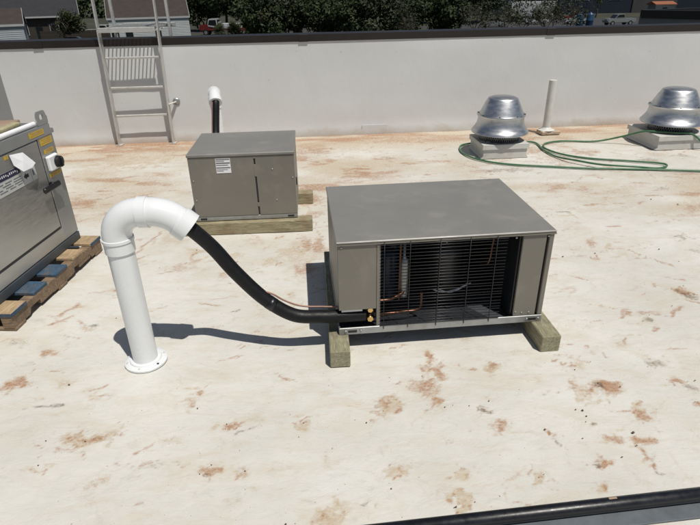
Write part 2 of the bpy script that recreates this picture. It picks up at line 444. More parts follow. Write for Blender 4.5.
    rust = np.maximum(rust, foot * 1.0); tan_ = np.maximum(tan_, np.clip((Tt - 5.7) / 0.7, 0, 1) * 0.75)
    band = np.clip((fbm(X * 0.9, Y * 1.7, 61) - 0.36) * 2.6, 0, 1)
    tan_ = np.maximum(tan_, band * np.clip((Tt - 1.8) / 2.4, 0.2, 1) * 0.8)
    broken = np.clip((fbm(X * 3.0, Y * 7.0, 43) - 0.52) * 6, 0, 1)
    rust = np.maximum(rust, broken * band * np.clip((Tt - 2.3) / 1.8, 0, 1) * 0.9)
    nr, nc = X.shape
    verts = np.stack([X, Y, Z], -1).reshape(-1, 3)
    idx = np.arange(nr * nc).reshape(nr, nc)
    faces = np.stack([idx[:-1, :-1], idx[:-1, 1:], idx[1:, 1:], idx[1:, :-1]], -1).reshape(-1, 4)
    me = bpy.data.meshes.new('roof_membrane')
    me.vertices.add(len(verts)); me.vertices.foreach_set('co', verts.ravel().astype(np.float32))
    me.loops.add(faces.size); me.loops.foreach_set('vertex_index', faces.ravel().astype(np.int32))
    me.polygons.add(len(faces)); me.polygons.foreach_set('loop_start', (np.arange(len(faces)) * 4).astype(np.int32))
    me.polygons.foreach_set('use_smooth', np.ones(len(faces), dtype=bool))
    me.update(calc_edges=True)
    at = me.attributes.new('dirt', 'FLOAT_COLOR', 'POINT')
    col = np.stack([rust, tan_, dark, np.ones_like(rust)], -1).reshape(-1, 4)
    at.data.foreach_set('color', col.ravel().astype(np.float32))
    m, nt, b = nodes('white_roof_membrane')
    P = coords(nt, (1, 1, 1), True)
    Ps = coords(nt, (1, 2.0, 1), True, (0, 0, -0.08))
    base = ramp(nt, noise(nt, P, 1.3, 6, 0.6), [(0.3, (0.55, 0.535, 0.485)), (0.7, (0.675, 0.665, 0.63))]).outputs[0]
    streak = ramp(nt, noise(nt, Ps, 3.2, 9, 0.68, 0.9), [(0.48, 0.0), (0.70, 0.5)]).outputs[0]
    base = mixc(nt, streak, base, (0.54, 0.47, 0.36))
    grey = ramp(nt, noise(nt, coords(nt, (1, 1.5, 1), True, (0, 0, 0.5)), 9.0, 9, 0.72, 1.6), [(0.55, 0.0), (0.70, 0.34)]).outputs[0]
    base = mixc(nt, grey, base, (0.38, 0.35, 0.30))
    at_n = N(nt, 'ShaderNodeAttribute', attribute_name='dirt')
    sep = N(nt, 'ShaderNodeSeparateColor')
    L(nt, at_n.outputs['Color'], sep.inputs[0])
    fine = noise(nt, coords(nt, (1, 1.6, 1), True), 42.0, 8, 0.72, 0.8)
    fine2 = noise(nt, P, 120.0, 4, 0.6)
    grit = ramp(nt, noise(nt, P, 60.0, 9, 0.8, 0.5), [(0.34, 0.35), (0.60, 1.0)]).outputs[0]
    fine = ramp(nt, fine, [(0.22, 0.0), (0.78, 1.0)]).outputs[0]
    def mask(src, gain, thr):
        # dirt shows where its amount beats the grain of the membrane
        mu = N(nt, 'ShaderNodeMath', operation='MULTIPLY_ADD'); mu.inputs[1].default_value = gain; mu.inputs[2].default_value = -thr
        L(nt, src, mu.inputs[0])
        ad = N(nt, 'ShaderNodeMath', operation='ADD'); L(nt, mu.outputs[0], ad.inputs[0]); L(nt, fine, ad.inputs[1])
        rp = ramp(nt, ad.outputs[0], [(0.30, 0.0), (0.92, 1.0)])
        ml = N(nt, 'ShaderNodeMath', operation='MULTIPLY'); L(nt, rp.outputs[0], ml.inputs[0])
        cl = N(nt, 'ShaderNodeMath', operation='MULTIPLY'); cl.use_clamp = True; cl.inputs[1].default_value = 2.2
        L(nt, src, cl.inputs[0]); L(nt, cl.outputs[0], ml.inputs[1])
        m2 = N(nt, 'ShaderNodeMath', operation='MULTIPLY'); L(nt, ml.outputs[0], m2.inputs[0]); L(nt, grit, m2.inputs[1])
        return m2.outputs[0]
    def scaled(s, k):
        q = N(nt, 'ShaderNodeMath', operation='MULTIPLY'); q.inputs[1].default_value = k; L(nt, s, q.inputs[0]); return q.outputs[0]
    c1 = mixc(nt, scaled(mask(sep.outputs[1], 0.85, 0.24), 0.85), base, (0.46, 0.365, 0.235))
    c2 = mixc(nt, scaled(mask(sep.outputs[0], 0.95, 0.30), 0.86), c1, (0.33, 0.14, 0.06))
    c3 = mixc(nt, scaled(mask(sep.outputs[2], 0.85, 0.33), 0.88), c2, (0.09, 0.06, 0.04))
    spk = ramp(nt, noise(nt, P, 75.0, 2, 0.5), [(0.735, 0.0), (0.76, 0.75)]).outputs[0]
    c4 = mixc(nt, spk, c3, (0.16, 0.11, 0.07))
    L(nt, c4, b.inputs['Base Color'])
    L(nt, ramp(nt, fine, [(0.3, 0.5), (0.7, 0.72)]).outputs[0], b.inputs['Roughness'])
    b.inputs['Specular IOR Level'].default_value = 0.3
    hs = N(nt, 'ShaderNodeMath', operation='ADD')
    L(nt, noise(nt, Ps, 9.0, 8, 0.62, 1.2), hs.inputs[0]); L(nt, scaled(fine2, 0.12), hs.inputs[1])
    bump(nt, b, hs.outputs[0], 0.32, 0.014)
    me.materials.append(m)
    MT['membrane'] = m
    o = bpy.data.objects.new('roof', me)
    C.objects.link(o)
    return struct(o)

roof = build_roof()

def wall_material():
    m, nt, b = nodes('white_wall_membrane')
    P = coords(nt, (1, 1, 1), True)
    base = ramp(nt, noise(nt, P, 0.8, 5, 0.55), [(0.3, (0.605, 0.62, 0.625)), (0.7, (0.65, 0.665, 0.67))]).outputs[0]
    st = ramp(nt, noise(nt, coords(nt, (1.2, 1.2, 0.5), True), 1.6, 6, 0.6), [(0.5, 0.0), (0.72, 0.16)]).outputs[0]
    base = mixc(nt, st, base, (0.56, 0.55, 0.52))
    sp = ramp(nt, noise(nt, P, 26.0, 2, 0.5), [(0.735, 0.0), (0.77, 0.35)]).outputs[0]
    base = mixc(nt, sp, base, (0.30, 0.28, 0.25))
    # splashed silt low on the wall
    g = N(nt, 'ShaderNodeSeparateXYZ'); L(nt, P, g.inputs[0])
    hz = N(nt, 'ShaderNodeMath', operation='ADD'); L(nt, g.outputs[2], hz.inputs[0])
    nn = N(nt, 'ShaderNodeMath', operation='MULTIPLY'); nn.inputs[1].default_value = 0.35
    L(nt, noise(nt, coords(nt, (1, 1, 2), True), 4.0, 6, 0.65), nn.inputs[0]); L(nt, nn.outputs[0], hz.inputs[1])
    sl = ramp(nt, hz.outputs[0], [(0.13, 0.55), (0.26, 0.0)]).outputs[0]
    base = mixc(nt, sl, base, (0.48, 0.38, 0.26))
    L(nt, base, b.inputs['Base Color'])
    b.inputs['Roughness'].default_value = 0.55
    b.inputs['Specular IOR Level'].default_value = 0.3
    bump(nt, b, noise(nt, coords(nt, (1, 1, 0.6), True), 3.0, 5, 0.55, 0.4), 0.35, 0.02)
    return m
MT['wall'] = wall_material()

# parapet: front face follows the wall line; local x along it, local y away from us
par = thing('parapet_wall', 'long white membrane-covered parapet wall closing the far side of the roof', 'wall', WALL0, WA)
bm = bmesh.new()
nx = 160
xs = np.linspace(-12.5, 14.5, nx)
zs = np.concatenate([[-4.8, -0.05], np.linspace(0.0, 1.12, 12)])
grid = []
for z in zs:
    grid.append([bm.verts.new((x, (0.005 * math.sin(x * 1.7 + z * 2) + random.gauss(0, 0.0012) if 0.05 < z < 1.1 else 0.0) - (0.02 * max(0, 1 - z / 0.12) ** 2 if z > -0.01 else 0), z)) for x in xs])
for a, b in zip(grid, grid[1:]):
    for k in range(nx - 1):
        f = bm.faces.new((a[k], a[k + 1], b[k + 1], b[k])); f.smooth = True
back = [[bm.verts.new((x, 0.26, z)) for x in (-12.5, 14.5)] for z in (-4.8, 1.12)]
bm.faces.new((back[0][0], back[1][0], back[1][1], back[0][1]))
bm.faces.new((grid[-1][0], grid[-1][-1], back[1][1], back[1][0])) if False else None
o = obj('wall_membrane', bm, 'wall', par)
for i in range(9):                           # lengths of coping, butted with small gaps and joint covers
    x0 = -12.5 + i * 3.0
    bm = bmesh.new()
    add_prism(bm, [(-0.009, 1.118), (-0.011, 1.195), (0.13, 1.203), (0.295, 1.195), (0.295, 1.10), (0.285, 1.10), (0.285, 1.16), (0.01, 1.16), (0.01, 1.118)], x0 + 0.002, x0 + 2.998, 'x')
    obj('coping', bm, 'coping', par)
    if i:
        bm = bmesh.new(); add_box(bm, (x0, -0.0135, 1.156), (0.11, 0.004, 0.082), 0, 0.0015); obj('joint_cover', bm, 'coping', par)
tmp = bmesh.new()
add_box(tmp, (0.35, -0.0065, 0.065), (0.33, 0.005, 0.11), 0, 0.002)
obj('patch', tmp, 'wall', par)

# ------------------------------------------------------------------ main condensing unit
MU = thing('condensing_unit', 'large taupe condensing unit with open wire grille front on two timbers', 'condenser', (-0.059, 2.24, 0), 0.09)
W, D, Z0, Z1 = 1.048, 0.782, 0.097, 0.613
def lp(name, lo, hi, mat, bevel=0.0015, parent=None):
    return bx(name, lo, hi, mat, parent or MU, bevel)
# lid with folded lips
lid = lp('lid', (-0.006, -0.008, Z1 - 0.012), (W + 0.006, D + 0.008, Z1), 'grey_top', 0.004)
lp('lip', (-0.006, -0.0075, Z1 - 0.020), (W + 0.006, -0.004, Z1 - 0.0125), 'taupe', 0, lid)
lp('lip', (W + 0.002, -0.0035, Z1 - 0.020), (W + 0.0055, D + 0.007, Z1 - 0.0125), 'taupe', 0, lid)
for sx in (0.02, 0.195, 0.52, 0.86, 1.02):
    bm = bmesh.new(); add_lathe(bm, [(0.0055, 0), (0.0055, 0.003), (0.0, 0.004)], 10)
    bmesh.ops.transform(bm, matrix=Matrix.Translation((sx, -0.0003, Z1 - 0.030)) @ Matrix.Rotation(R(90), 4, 'X'), verts=bm.verts[:])
    obj('screw', bm, 'galv', lid)
# base pan with raised front rail
base = lp('base_pan', (0.0, 0.004, Z0), (W, D, Z0 + 0.012), 'pan')
lp('front_rail', (-0.002, -0.006, Z0), (W + 0.002, 0.003, Z0 + 0.040), 'galv', 0.002, base)
lp('side_rail', (-0.003, 0.0035, Z0), (0.004, D - 0.005, Z0 + 0.040), 'galv', 0, base)
lp('side_rail', (W - 0.004, 0.0035, Z0), (W + 0.003, D - 0.005, Z0 + 0.040), 'galv', 0, base)
for sx in (0.065, W - 0.05):
    bm = bmesh.new(); add_box(bm, (sx, -0.0068, Z0 + 0.02), (0.045, 0.003, 0.016), 0, 0.0014)
    obj('lifting_slot', bm, 'black', base)
for sx in (0.03, 0.107, 0.97, 1.03):
    bm = bmesh.new(); add_lathe(bm, [(0.0065, 0), (0.0065, 0.005), (0.0, 0.006)], 6)
    bmesh.ops.transform(bm, matrix=Matrix.Translation((sx, -0.0065, Z0 + 0.022)) @ Matrix.Rotation(R(90), 4, 'X'), verts=bm.verts[:])
    obj('bolt', bm, 'galv', base)
# front panels
lp('front_panel', (0.0, 0.0, 0.238), (0.186, 0.014, Z1 - 0.0125), 'taupe', 0.002)
lp('centre_post', (0.1868, -0.0015, Z0 + 0.0405), (0.206, 0.03, Z1 - 0.0126), 'taupe', 0.0015)
rp = lp('front_panel', (0.896, 0.0, Z0 + 0.0405), (1.012, 0.016, Z1 - 0.0125), 'taupe', 0.002)
for (sx, sz) in ((0.908, 0.16), (0.94, 0.155), (0.978, 0.155)):
    bm = bmesh.new(); add_lathe(bm, [(0.005, 0), (0.005, 0.002), (0.0, 0.003)], 10)
    bmesh.ops.transform(bm, matrix=Matrix.Translation((sx, -0.0003, sz)) @ Matrix.Rotation(R(90), 4, 'X'), verts=bm.verts[:])
    obj('screw', bm, 'galv', rp)
lp('panel_gap', (1.0125, 0.012, Z0 + 0.0405), (1.024, 0.03, Z1 - 0.0127), 'black', 0)
lp('corner_post', (1.0245, -0.003, Z0 + 0.0405), (W, 0.03, Z1 - 0.0128), 'taupe', 0.003)
lp('side_panel', (0.0, 0.0145, 0.2385), (0.010, D - 0.001, Z1 - 0.0128), 'taupe', 0.001)
lp('side_panel', (0.0, 0.11, Z0 + 0.0405), (0.010, D - 0.001, 0.238), 'taupe', 0.001)
lp('side_panel', (W - 0.010, 0.031, Z0 + 0.0405), (W, D - 0.001, Z1 - 0.0128), 'taupe', 0.001)
# inside: liner behind the right panel, coil at the back with fins, divider
lp('inner_panel', (0.8855, 0.018, Z0 + 0.0125), (0.8935, D - 0.08, Z1 - 0.0135), 'inside', 0)
coil = lp('coil', (0.012, D - 0.07, Z0 + 0.0125), (W - 0.012, D - 0.01, Z1 - 0.0135), 'inside', 0)
bm = bmesh.new()
for k in range(90):
    add_box(bm, (0.03 + k * 0.009, D - 0.074, 0.35), (0.0015, 0.006, 0.44))
fins = obj('fins', bm, 'inside', coil); fins['kind'] = 'stuff'
comp = bmesh.new()
add_lathe(comp, [(0.10, 0.0), (0.11, 0.012), (0.098, 0.03), (0.094, 0.06), (0.094, 0.27), (0.098, 0.285), (0.094, 0.30), (0.075, 0.345), (0.04, 0.365), (0, 0.37)], 36, (0.60, 0.30, Z0 + 0.013))
comp = obj('compressor', comp, 'compressor', MU)
for a in (40, 150, 270):
    bm = bmesh.new(); add_box(bm, (0.60 + 0.12 * math.cos(R(a)), 0.30 + 0.12 * math.sin(R(a)), Z0 + 0.02), (0.05, 0.03, 0.012), R(a), 0.002)
    obj('foot', bm, 'compressor', comp)
tube('wire', spline([(0.52, 0.19, 0.215), (0.56, 0.175, 0.205), (0.62, 0.17, 0.212), (0.68, 0.18, 0.228), (0.73, 0.22, 0.222), (0.75, 0.27, 0.19)]), 0.004, 'white_paper', MU, 6)
tube('wire', spline([(0.54, 0.18, 0.222), (0.60, 0.165, 0.207), (0.66, 0.17, 0.222), (0.71, 0.20, 0.235)]), 0.0035, 'white_paper', MU, 6)
bm = bmesh.new()
add_lathe(bm, [(0, 0), (0.045, 0.004), (0.055, 0.03), (0.055, 0.25), (0.05, 0.28), (0.02, 0.30), (0, 0.30)], 28, (0.275, 0.24, Z0 + 0.06))
obj('receiver', bm, 'blue_can', MU)
bm = bmesh.new()
add_lathe(bm, [(0, 0), (0.02, 0.004), (0.024, 0.02), (0.024, 0.20), (0.02, 0.22), (0.008, 0.235), (0.008, 0.33), (0, 0.33)], 20, (0.345, 0.13, Z0 + 0.12))
obj('filter_drier', bm, 'galv', MU)
tube('copper_tube', spline([(0.19, 0.075, 0.235), (0.26, 0.08, 0.237), (0.31, 0.09, 0.25), (0.34, 0.11, 0.26), (0.345, 0.13, 0.28)]), 0.008, 'copper', MU, 10)
tube('copper_tube', spline([(0.19, 0.06, 0.163), (0.32, 0.07, 0.163), (0.40, 0.075, 0.165), (0.425, 0.08, 0.178), (0.43, 0.08, 0.20), (0.43, 0.08, 0.27)]), 0.0085, 'copper', MU, 10)
tube('copper_tube', spline([(0.32, 0.12, 0.20), (0.322, 0.12, 0.35), (0.325, 0.13, 0.50), (0.34, 0.16, 0.56), (0.42, 0.22, 0.57), (0.52, 0.3, 0.52)]), 0.0075, 'copper', MU, 10)
tube('copper_tube', spline([(0.345, 0.13, 0.545), (0.36, 0.16, 0.57), (0.40, 0.3, 0.57), (0.42, 0.6, 0.56)]), 0.007, 'copper', MU, 10)
tube('copper_tube', spline([(0.79, 0.10, 0.57), (0.785, 0.10, 0.50), (0.77, 0.10, 0.40), (0.74, 0.2, 0.36)]), 0.005, 'copper', MU, 8)
lp('control_box', (0.225, 0.42, 0.22), (0.36, 0.60, 0.46), 'blue_can', 0.003)
lp('capacitor', (0.44, 0.50, 0.34), (0.50, 0.60, 0.56), 'inside', 0.003)
# grille: every wire is a piece
grille = thing('wire_grille', '', '', (0, 0, 0)); grille.parent = MU
del grille['label'], grille['category']
for z in (Z0 + 0.046, Z1 - 0.026):
    tube('frame_wire', [(0.204, -0.008, z), (0.818, -0.008, z)], 0.0028, 'wire', grille, 6)
wm = None
for k in range(25):
    z = Z0 + 0.062 + k * 0.0172
    if wm is None:
        w0 = tube('grille_wire', [(0.204, 0, 0), (0.818, 0, 0)], 0.0019, 'wire', grille, 6); wm = w0.data
    else:
        w0 = bpy.data.objects.new('grille_wire', wm); C.objects.link(w0); w0.parent = grille
    w0.location = (0, -0.006 + random.uniform(-0.0006, 0.0006), z + random.uniform(-0.0014, 0.0014)); w0.rotation_euler = (0, random.uniform(-0.0025, 0.0025), 0)
for x in (0.222, 0.345, 0.49, 0.635, 0.765):
    tube('upright_wire', [(x, -0.0105, Z0 + 0.024), (x, -0.0105, Z1 - 0.010)], 0.0021, 'wire', grille, 6)
# service valves in the low opening beside the grille
for (z, rr_) in ((0.222, 0.014), (0.170, 0.016)):
    bm = bmesh.new()
    add_tube(bm, [(0.158, 0.012, z), (0.158, 0.026, z), (0.158, 0.028, z), (0.158, 0.055, z)], [rr_, rr_, rr_ * 0.75, rr_ * 0.75], 6)
    add_tube(bm, [(0.158, 0.03, z), (0.158, 0.03, z + 0.022)], 0.008, 8)
    add_tube(bm, [(0.10, 0.045, z), (0.15, 0.045, z)], 0.010, 8)
    obj('service_valve', bm, 'brass', MU)
lp('valve_plate', (0.135, 0.058, 0.145), (0.183, 0.064, 0.237), 'inside', 0)
lp('liner', (0.0105, 0.10, 0.14), (0.183, 0.106, 0.238), 'inside', 0)
lp('notice_strip', (0.014, 0.016, 0.219), (0.118, 0.018, 0.2375), 'white_paper', 0)
# left-hand timbers are things of their own
def timber(name, c0, length, rz, axis, label, cat='timber', group=None, h=0.094, w=0.099):
    bm = bmesh.new()
    add_box(bm, ((0, length / 2, h / 2) if axis == 'y' else (length / 2, 0, h / 2)), ((w, length, h) if axis == 'y' else (length, w, h)), 0, 0.004)
    o = obj(name, bm, 'lumber_y' if axis == 'y' else 'lumber_x')
    o.location = (c0[0], c0[1], 0.003); o.rotation_euler = (0, 0, rz)
    return tag(o, label, cat, group)
timber('timber_block', (-0.056, 2.098, 0), 1.12, 0.06, 'y', 'square treated timber under the left end of the large condensing unit')
timber('timber_block', (0.999, 2.19, 0), 0.86, 0.09, 'y', 'square treated timber under the right end of the large condensing unit')

# ------------------------------------------------------------------ small condensing unit
SU = thing('condensing_unit', 'smaller taupe condensing unit with solid front panels and a white label', 'condenser', (-1.155, 3.761, 0), 0.068)
w, d, z0, z1 = 0.763, 0.647, 0.102, 0.618
def sp(name, lo, hi, mat, bevel=0.0015, parent=None):
    return bx(name, lo, hi, mat, parent or SU, bevel)
sp('lid', (-0.006, -0.008, z1 - 0.022), (w + 0.006, d + 0.006, z1), 'grey_top', 0.004)
sb = sp('base_pan', (0, 0, z0), (w, d, z0 + 0.034), 'galv', 0.002)
for sx in (0.055, w - 0.05):
    bm = bmesh.new(); add_box(bm, (sx, -0.001, z0 + 0.018), (0.048, 0.004, 0.016), 0, 0.0018); obj('lifting_slot', bm, 'black', sb)
fp = sp('front_panel', (0, -0.002, z0 + 0.035), (0.470, 0.010, z1 - 0.023), 'taupe', 0.002)
dp = sp('front_panel', (0.482, -0.002, z0 + 0.035), (w, 0.010, z1 - 0.023), 'taupe', 0.002)
sp('seam', (0.4705, 0.004, z0 + 0.036), (0.4815, 0.012, z1 - 0.024), 'black', 0)
for (za, zb) in ((0.575, 0.593), (0.44, 0.53), (0.205, 0.235)):
    sp('seam_clip', (0.468, -0.004, za), (0.484, 0.004, zb), 'taupe', 0.001)
sp('side_panel', (0, 0.011, z0 + 0.035), (0.008, d - 0.002, z1 - 0.023), 'taupe', 0.001)
sp('side_panel', (w - 0.008, 0.011, z0 + 0.035), (w, d - 0.002, z1 - 0.023), 'taupe', 0.001)
sp('back_coil', (0.009, d - 0.02, z0 + 0.035), (w - 0.009, d - 0.003, z1 - 0.023), 'inside', 0)
bm = bmesh.new(); add_box(bm, (w + 0.004, 0.16, 0.34), (0.007, 0.03, 0.06), 0, 0.003); obj('side_handle', bm, 'black', SU)
lb = sp('label', (0.197, -0.0045, 0.475), (0.303, -0.0025, 0.583), 'white_paper', 0)
for (za, zb, x1) in ((0.573, 0.580, 0.300), (0.546, 0.554, 0.300), (0.512, 0.519, 0.300), (0.562, 0.566, 0.26), (0.532, 0.537, 0.285), (0.500, 0.503, 0.28), (0.49, 0.493, 0.25)):
    sp('printed_line', (0.2, -0.0056, za), (x1, -0.0047, zb), 'label_print', 0, lb)
for (sx, sz) in ((0.02, 0.42), (0.022, 0.27), (0.60, 0.49), (0.615, 0.25), (0.02, 0.145), (0.745, 0.42)):
    bm = bmesh.new(); add_lathe(bm, [(0.006, 0), (0.006, 0.002), (0, 0.003)], 10)
    bmesh.ops.transform(bm, matrix=Matrix.Translation((sx, -0.0022, sz)) @ Matrix.Rotation(R(90), 4, 'X'), verts=bm.verts[:])
    obj('screw', bm, 'galv', fp if sx < 0.47 else dp)
timber('timber_block', (-1.272, 3.765, 0), 0.99, 0.055, 'x', 'knotty treated timber under the front edge of the smaller condensing unit')
timber('timber_block', (-1.30, 4.36, 0), 0.99, 0.055, 'x', 'treated timber under the rear edge of the smaller condensing unit')

# ------------------------------------------------------------------ gooseneck riser with its line set
def goose(loc, heading, label, rs=1.0, h=0.655, turn2=40, foot=True):
    g = thing('vent_gooseneck', label, 'pipe', loc, heading)
    pts = [(0, 0, 0.0), (0, 0, h)]
    tube('riser', pts, 0.0665 * rs, 'pvc', g, 40, 40)
    r1 = 0.125 * rs
    prof = []                                   # (point, radius)
    ro = 0.0735 * rs
    prof += [((0, 0, h - 0.045 * rs), 0.067 * rs), ((0, 0, h - 0.045 * rs), ro), ((0, 0, h + 0.012), ro), ((0, 0, h + 0.013), ro * 1.055), ((0, 0, h + 0.026), ro * 1.055), ((0, 0, h + 0.027), ro * 0.985)]
    zc = h + 0.03
    for k in range(0, 10):
        a = R(90 * k / 9)
        prof.append(((r1 * (1 - math.cos(a)), 0, zc + r1 * math.sin(a)), ro * 0.985))
    top = zc + r1
    prof += [((r1 + 0.004, 0, top), ro * 1.0)]
    bm = bmesh.new(); add_tube(bm, [p for p, r in prof], [r for p, r in prof], 44); obj('elbow', bm, 'pvc', g, 45)
    prof = [((r1 + 0.0045, 0, top), ro * 0.99), ((r1 + 0.005, 0, top), ro * 1.065), ((r1 + 0.052 * rs, 0, top), ro * 1.065), ((r1 + 0.0525 * rs, 0, top), ro * 0.985)]
    x0 = r1 + 0.055 * rs; r2 = 0.20 * rs
    for k in range(0, 9):
        a = R(turn2 * k / 8)
        prof.append(((x0 + r2 * math.sin(a), 0, top - r2 * (1 - math.cos(a))), ro * 0.985))
    e = Vector(prof[-1][0]); dr = Vector((math.cos(R(turn2)), 0, -math.sin(R(turn2))))
    prof += [(e + dr * 0.002, ro * 1.085), (e + dr * 0.066 * rs, ro * 1.085), (e + dr * 0.067 * rs, ro * 0.93), (e + dr * 0.03, ro * 0.92)]
    bm = bmesh.new(); add_tube(bm, [p for p, r in prof], [r for p, r in prof], 44); obj('elbow', bm, 'pvc', g, 45)
    bm = bmesh.new(); add_tube(bm, [e + dr * 0.031, e + dr * 0.036], ro * 0.9, 24); obj('dark_plug', bm, 'black', g)
    if foot:
        bm = bmesh.new(); add_lathe(bm, [(0.058, 0.0), (0.102, 0.0), (0.103, 0.010), (0.098, 0.014), (0.078, 0.015), (0.074, 0.022), (0.058, 0.022)], 48, (0, 0, 0.006))
        fl = obj('flange', bm, 'pvc', g, 40)
        for a in (-35, 25, 85, 145, 205, 265):
            bm = bmesh.new(); add_lathe(bm, [(0.006, 0), (0.006, 0.003), (0, 0.004)], 8, (0.088 * math.cos(R(a)), 0.088 * math.sin(R(a)), 0.0205)); obj('screw', bm, 'black' if a == -35 else 'pvc_old', fl)
    mw = Matrix.Translation(loc) @ Matrix.Rotation(heading, 4, 'Z')
    return mw @ e, mw @ (e + dr * 0.066 * rs), (mw.to_3x3() @ dr), g
e0, e1, ed, _g = goose((-1.033, 2.178, 0), 0.05, 'large white gooseneck pipe standing on a round flange in the foreground', 0.89, 0.66, 42)
MUm = Matrix.Translation((-0.059, 2.24, 0)) @ Matrix.Rotation(0.09, 4, 'Z')
hp = [e0 - ed * 0.0 + ed * 0.034, e1 + ed * 0.02, Vector((-0.630, 2.235, 0.597)), Vector((-0.539, 2.24, 0.459)), Vector((-0.416, 2.245, 0.310)), Vector((-0.283, 2.25, 0.214)), Vector((-0.15, 2.26, 0.196)), MUm @ Vector((-0.035, 0.030, 0.192)), MUm @ Vector((0.06, 0.036, 0.186)), MUm @ Vector((0.135, 0.038, 0.184))]
hs = thing('line_set', 'thick black insulated hose curving from the foreground gooseneck into the large unit', 'hose', e1)
def rel(pts): return [Vector(p) - e1 for p in pts]
tube('insulation', rel(spline(hp, 10)), 0.034, 'rubber', hs, 20, 60)
cp = [e1 + Vector((-0.02, 0.0, 0.028)), Vector((-0.605, 2.245, 0.622)), Vector((-0.512, 2.25, 0.484)), Vector((-0.390, 2.255, 0.342)), Vector((-0.265, 2.265, 0.262)), Vector((-0.14, 2.285, 0.238)), MUm @ Vector((-0.02, 0.05, 0.234)), MUm @ Vector((0.11, 0.045, 0.226))]
_hc = spline(hp, 10); _cl = spline(cp, 10)[27:]
_in = min(_hc, key=lambda p: (p - _cl[0]).length)
tube('copper_line', rel(spline([_in + (_in - _cl[3]) * 0.15, _in.lerp(_cl[2], 0.6)] + _cl[4::3] + [_cl[-1]], 4)), 0.0045, 'copper_dull', hs, 10)
tp = spline(hp, 10)
for k in (41,):
    tube('tape_wrap', rel([tp[k], tp[k + 1], tp[k + 2]]), 0.0352, 'black_gloss', hs, 20)

# second gooseneck, behind the smaller unit
f0, f1, fd, _g = goose((-1.375, 5.74, 0), R(-76), 'smaller-looking white gooseneck pipe facing us behind the smaller condensing unit', 0.82, 0.61, 38)
hp2 = [f0 + fd * 0.034, f1 + fd * 0.02, Vector((-1.310, 5.36, 0.46)), Vector((-1.305, 5.28, 0.36)), Vector((-1.27, 5.05, 0.29)), Vector((-1.2, 4.75, 0.24)), Vector((-1.15, 4.52, 0.22)), Vector((-1.12, 4.425, 0.22))]
hs2 = thing('line_set', 'black insulated hose hanging from the gooseneck behind the smaller unit', 'hose', f1)
tube('insulation', [p - f1 for p in spline(hp2, 8)], 0.036, 'rubber', hs2, 16, 60)
tube('copper_line', [p - f1 + Vector((-0.030, -0.022, 0.006)) for p in spline(hp2, 8)[6:]], 0.006, 'copper_dull', hs2, 8)

# ------------------------------------------------------------------ steel cabinet on its pallet
UA = -0.0586
PAL = thing('pallet', 'worn wooden pallet with blue-painted boards under the steel cabinet', 'pallet', (-1.845, 2.467, 0), UA)
def pbx(name, lo, hi, mat, bevel=0.003, parent=None): return bx(name, lo, hi, mat, parent or PAL, bevel)
PL = 1.035
for i in range(5):
    y = i * (PL - 0.14) / 4
    mt = ['pallet_tan', 'pallet_blue', 'pallet_blue', 'pallet_tan', 'pallet_tan'][i]
    b_ = pbx('deck_board', (-1.16, y, 0.098), (0.0 - 0.006 * (i % 2), y + 0.14, 0.118), mt)
    if i in (0, 4):
        pbx('painted_edge', (0.0005 - 0.006 * (i % 2), y + 0.002, 0.096), (0.004 - 0.006 * (i % 2), y + 0.138, 0.1165), 'pallet_blue', 0, b_)
        if i == 0: pbx('painted_edge', (-1.16, y - 0.004, 0.096), (0.003, y - 0.0005, 0.1165), 'pallet_blue', 0, b_)
for x in (-0.045, -0.58, -1.115):
    bm = bmesh.new()
    # stringer with two fork notches
    pr = [(0.0, 0.022), (0.15, 0.022), (0.17, 0.055), (0.38, 0.055), (0.40, 0.022), (0.635, 0.022), (0.655, 0.055), (0.865, 0.055), (0.885, 0.022), (PL, 0.022), (PL, 0.0975), (0.0, 0.0975)]
    add_prism(bm, pr, x - 0.022, x + 0.04, 'x')
    obj('stringer', bm, 'pallet', PAL)
for (y, ln) in ((0.0, 0.12), (0.26, 0.16), (0.53, 0.13), (0.72, 0.15), (PL - 0.12, 0.12)):
    pbx('side_block', (-0.03, y + 0.004, 0.024), (0.0 - random.uniform(0.002, 0.008), y + ln, 0.0965), 'pallet')
for y in (0.0, 0.45, PL - 0.10):
    pbx('bottom_board', (-1.16, y + 0.002, 0.004), (-0.002, y + 0.10, 0.0215), 'pallet')

CU = thing('steel_cabinet', 'brushed steel equipment cabinet with yellow stickers at the left edge', 'cabinet', (-1.915, 3.455, 0.119), UA)
zc = 0.119
def fb(name, s0, s1, za, zb, x0, x1, mat, bevel=0.0, parent=None):
    return bx(name, (x0, -s1, za - zc), (x1, -s0, zb - zc), mat, parent or CU, bevel)
fb('shell', 0.0, 1.40, 0.175, 0.928, -0.95, 0.0, 'steel_dark', 0.004)
fb('base_channel', -0.012, 1.41, 0.1195, 0.1745, -0.96, 0.012, 'channel', 0.003)
fb('top_rail', 0.0, 1.40, 0.862, 0.927, 0.0005, 0.012, 'steel_frame', 0.002)
fb('corner_post', -0.012, 0.155, 0.18, 0.8615, 0.0005, 0.008, 'steel_frame', 0.002)
fb('post_cap', -0.034, 0.0, 0.862, 0.890, -0.05, 0.010, 'steel_frame', 0.002)
dr_ = fb('door', 0.168, 1.30, 0.285, 0.855, 0.0005, 0.010, 'steel_dark', 0.003)
fb('door_gap', 0.156, 0.167, 0.285, 0.855, 0.0005, 0.003, 'black')
fb('door_gap', 0.168, 1.30, 0.270, 0.2845, 0.0005, 0.003, 'black')
fb('lower_panel', 0.0, 1.36, 0.180, 0.268, 0.0005, 0.006, 'steel_dark', 0.002)
bm = bmesh.new()                                # lever handle
add_tube(bm, [(0.008, -0.15, 0.572 - zc), (0.045, -0.15, 0.572 - zc)], 0.014, 12)
add_box(bm, (0.046, -0.20, 0.568 - zc), (0.024, 0.18, 0.038), 0, 0.009)
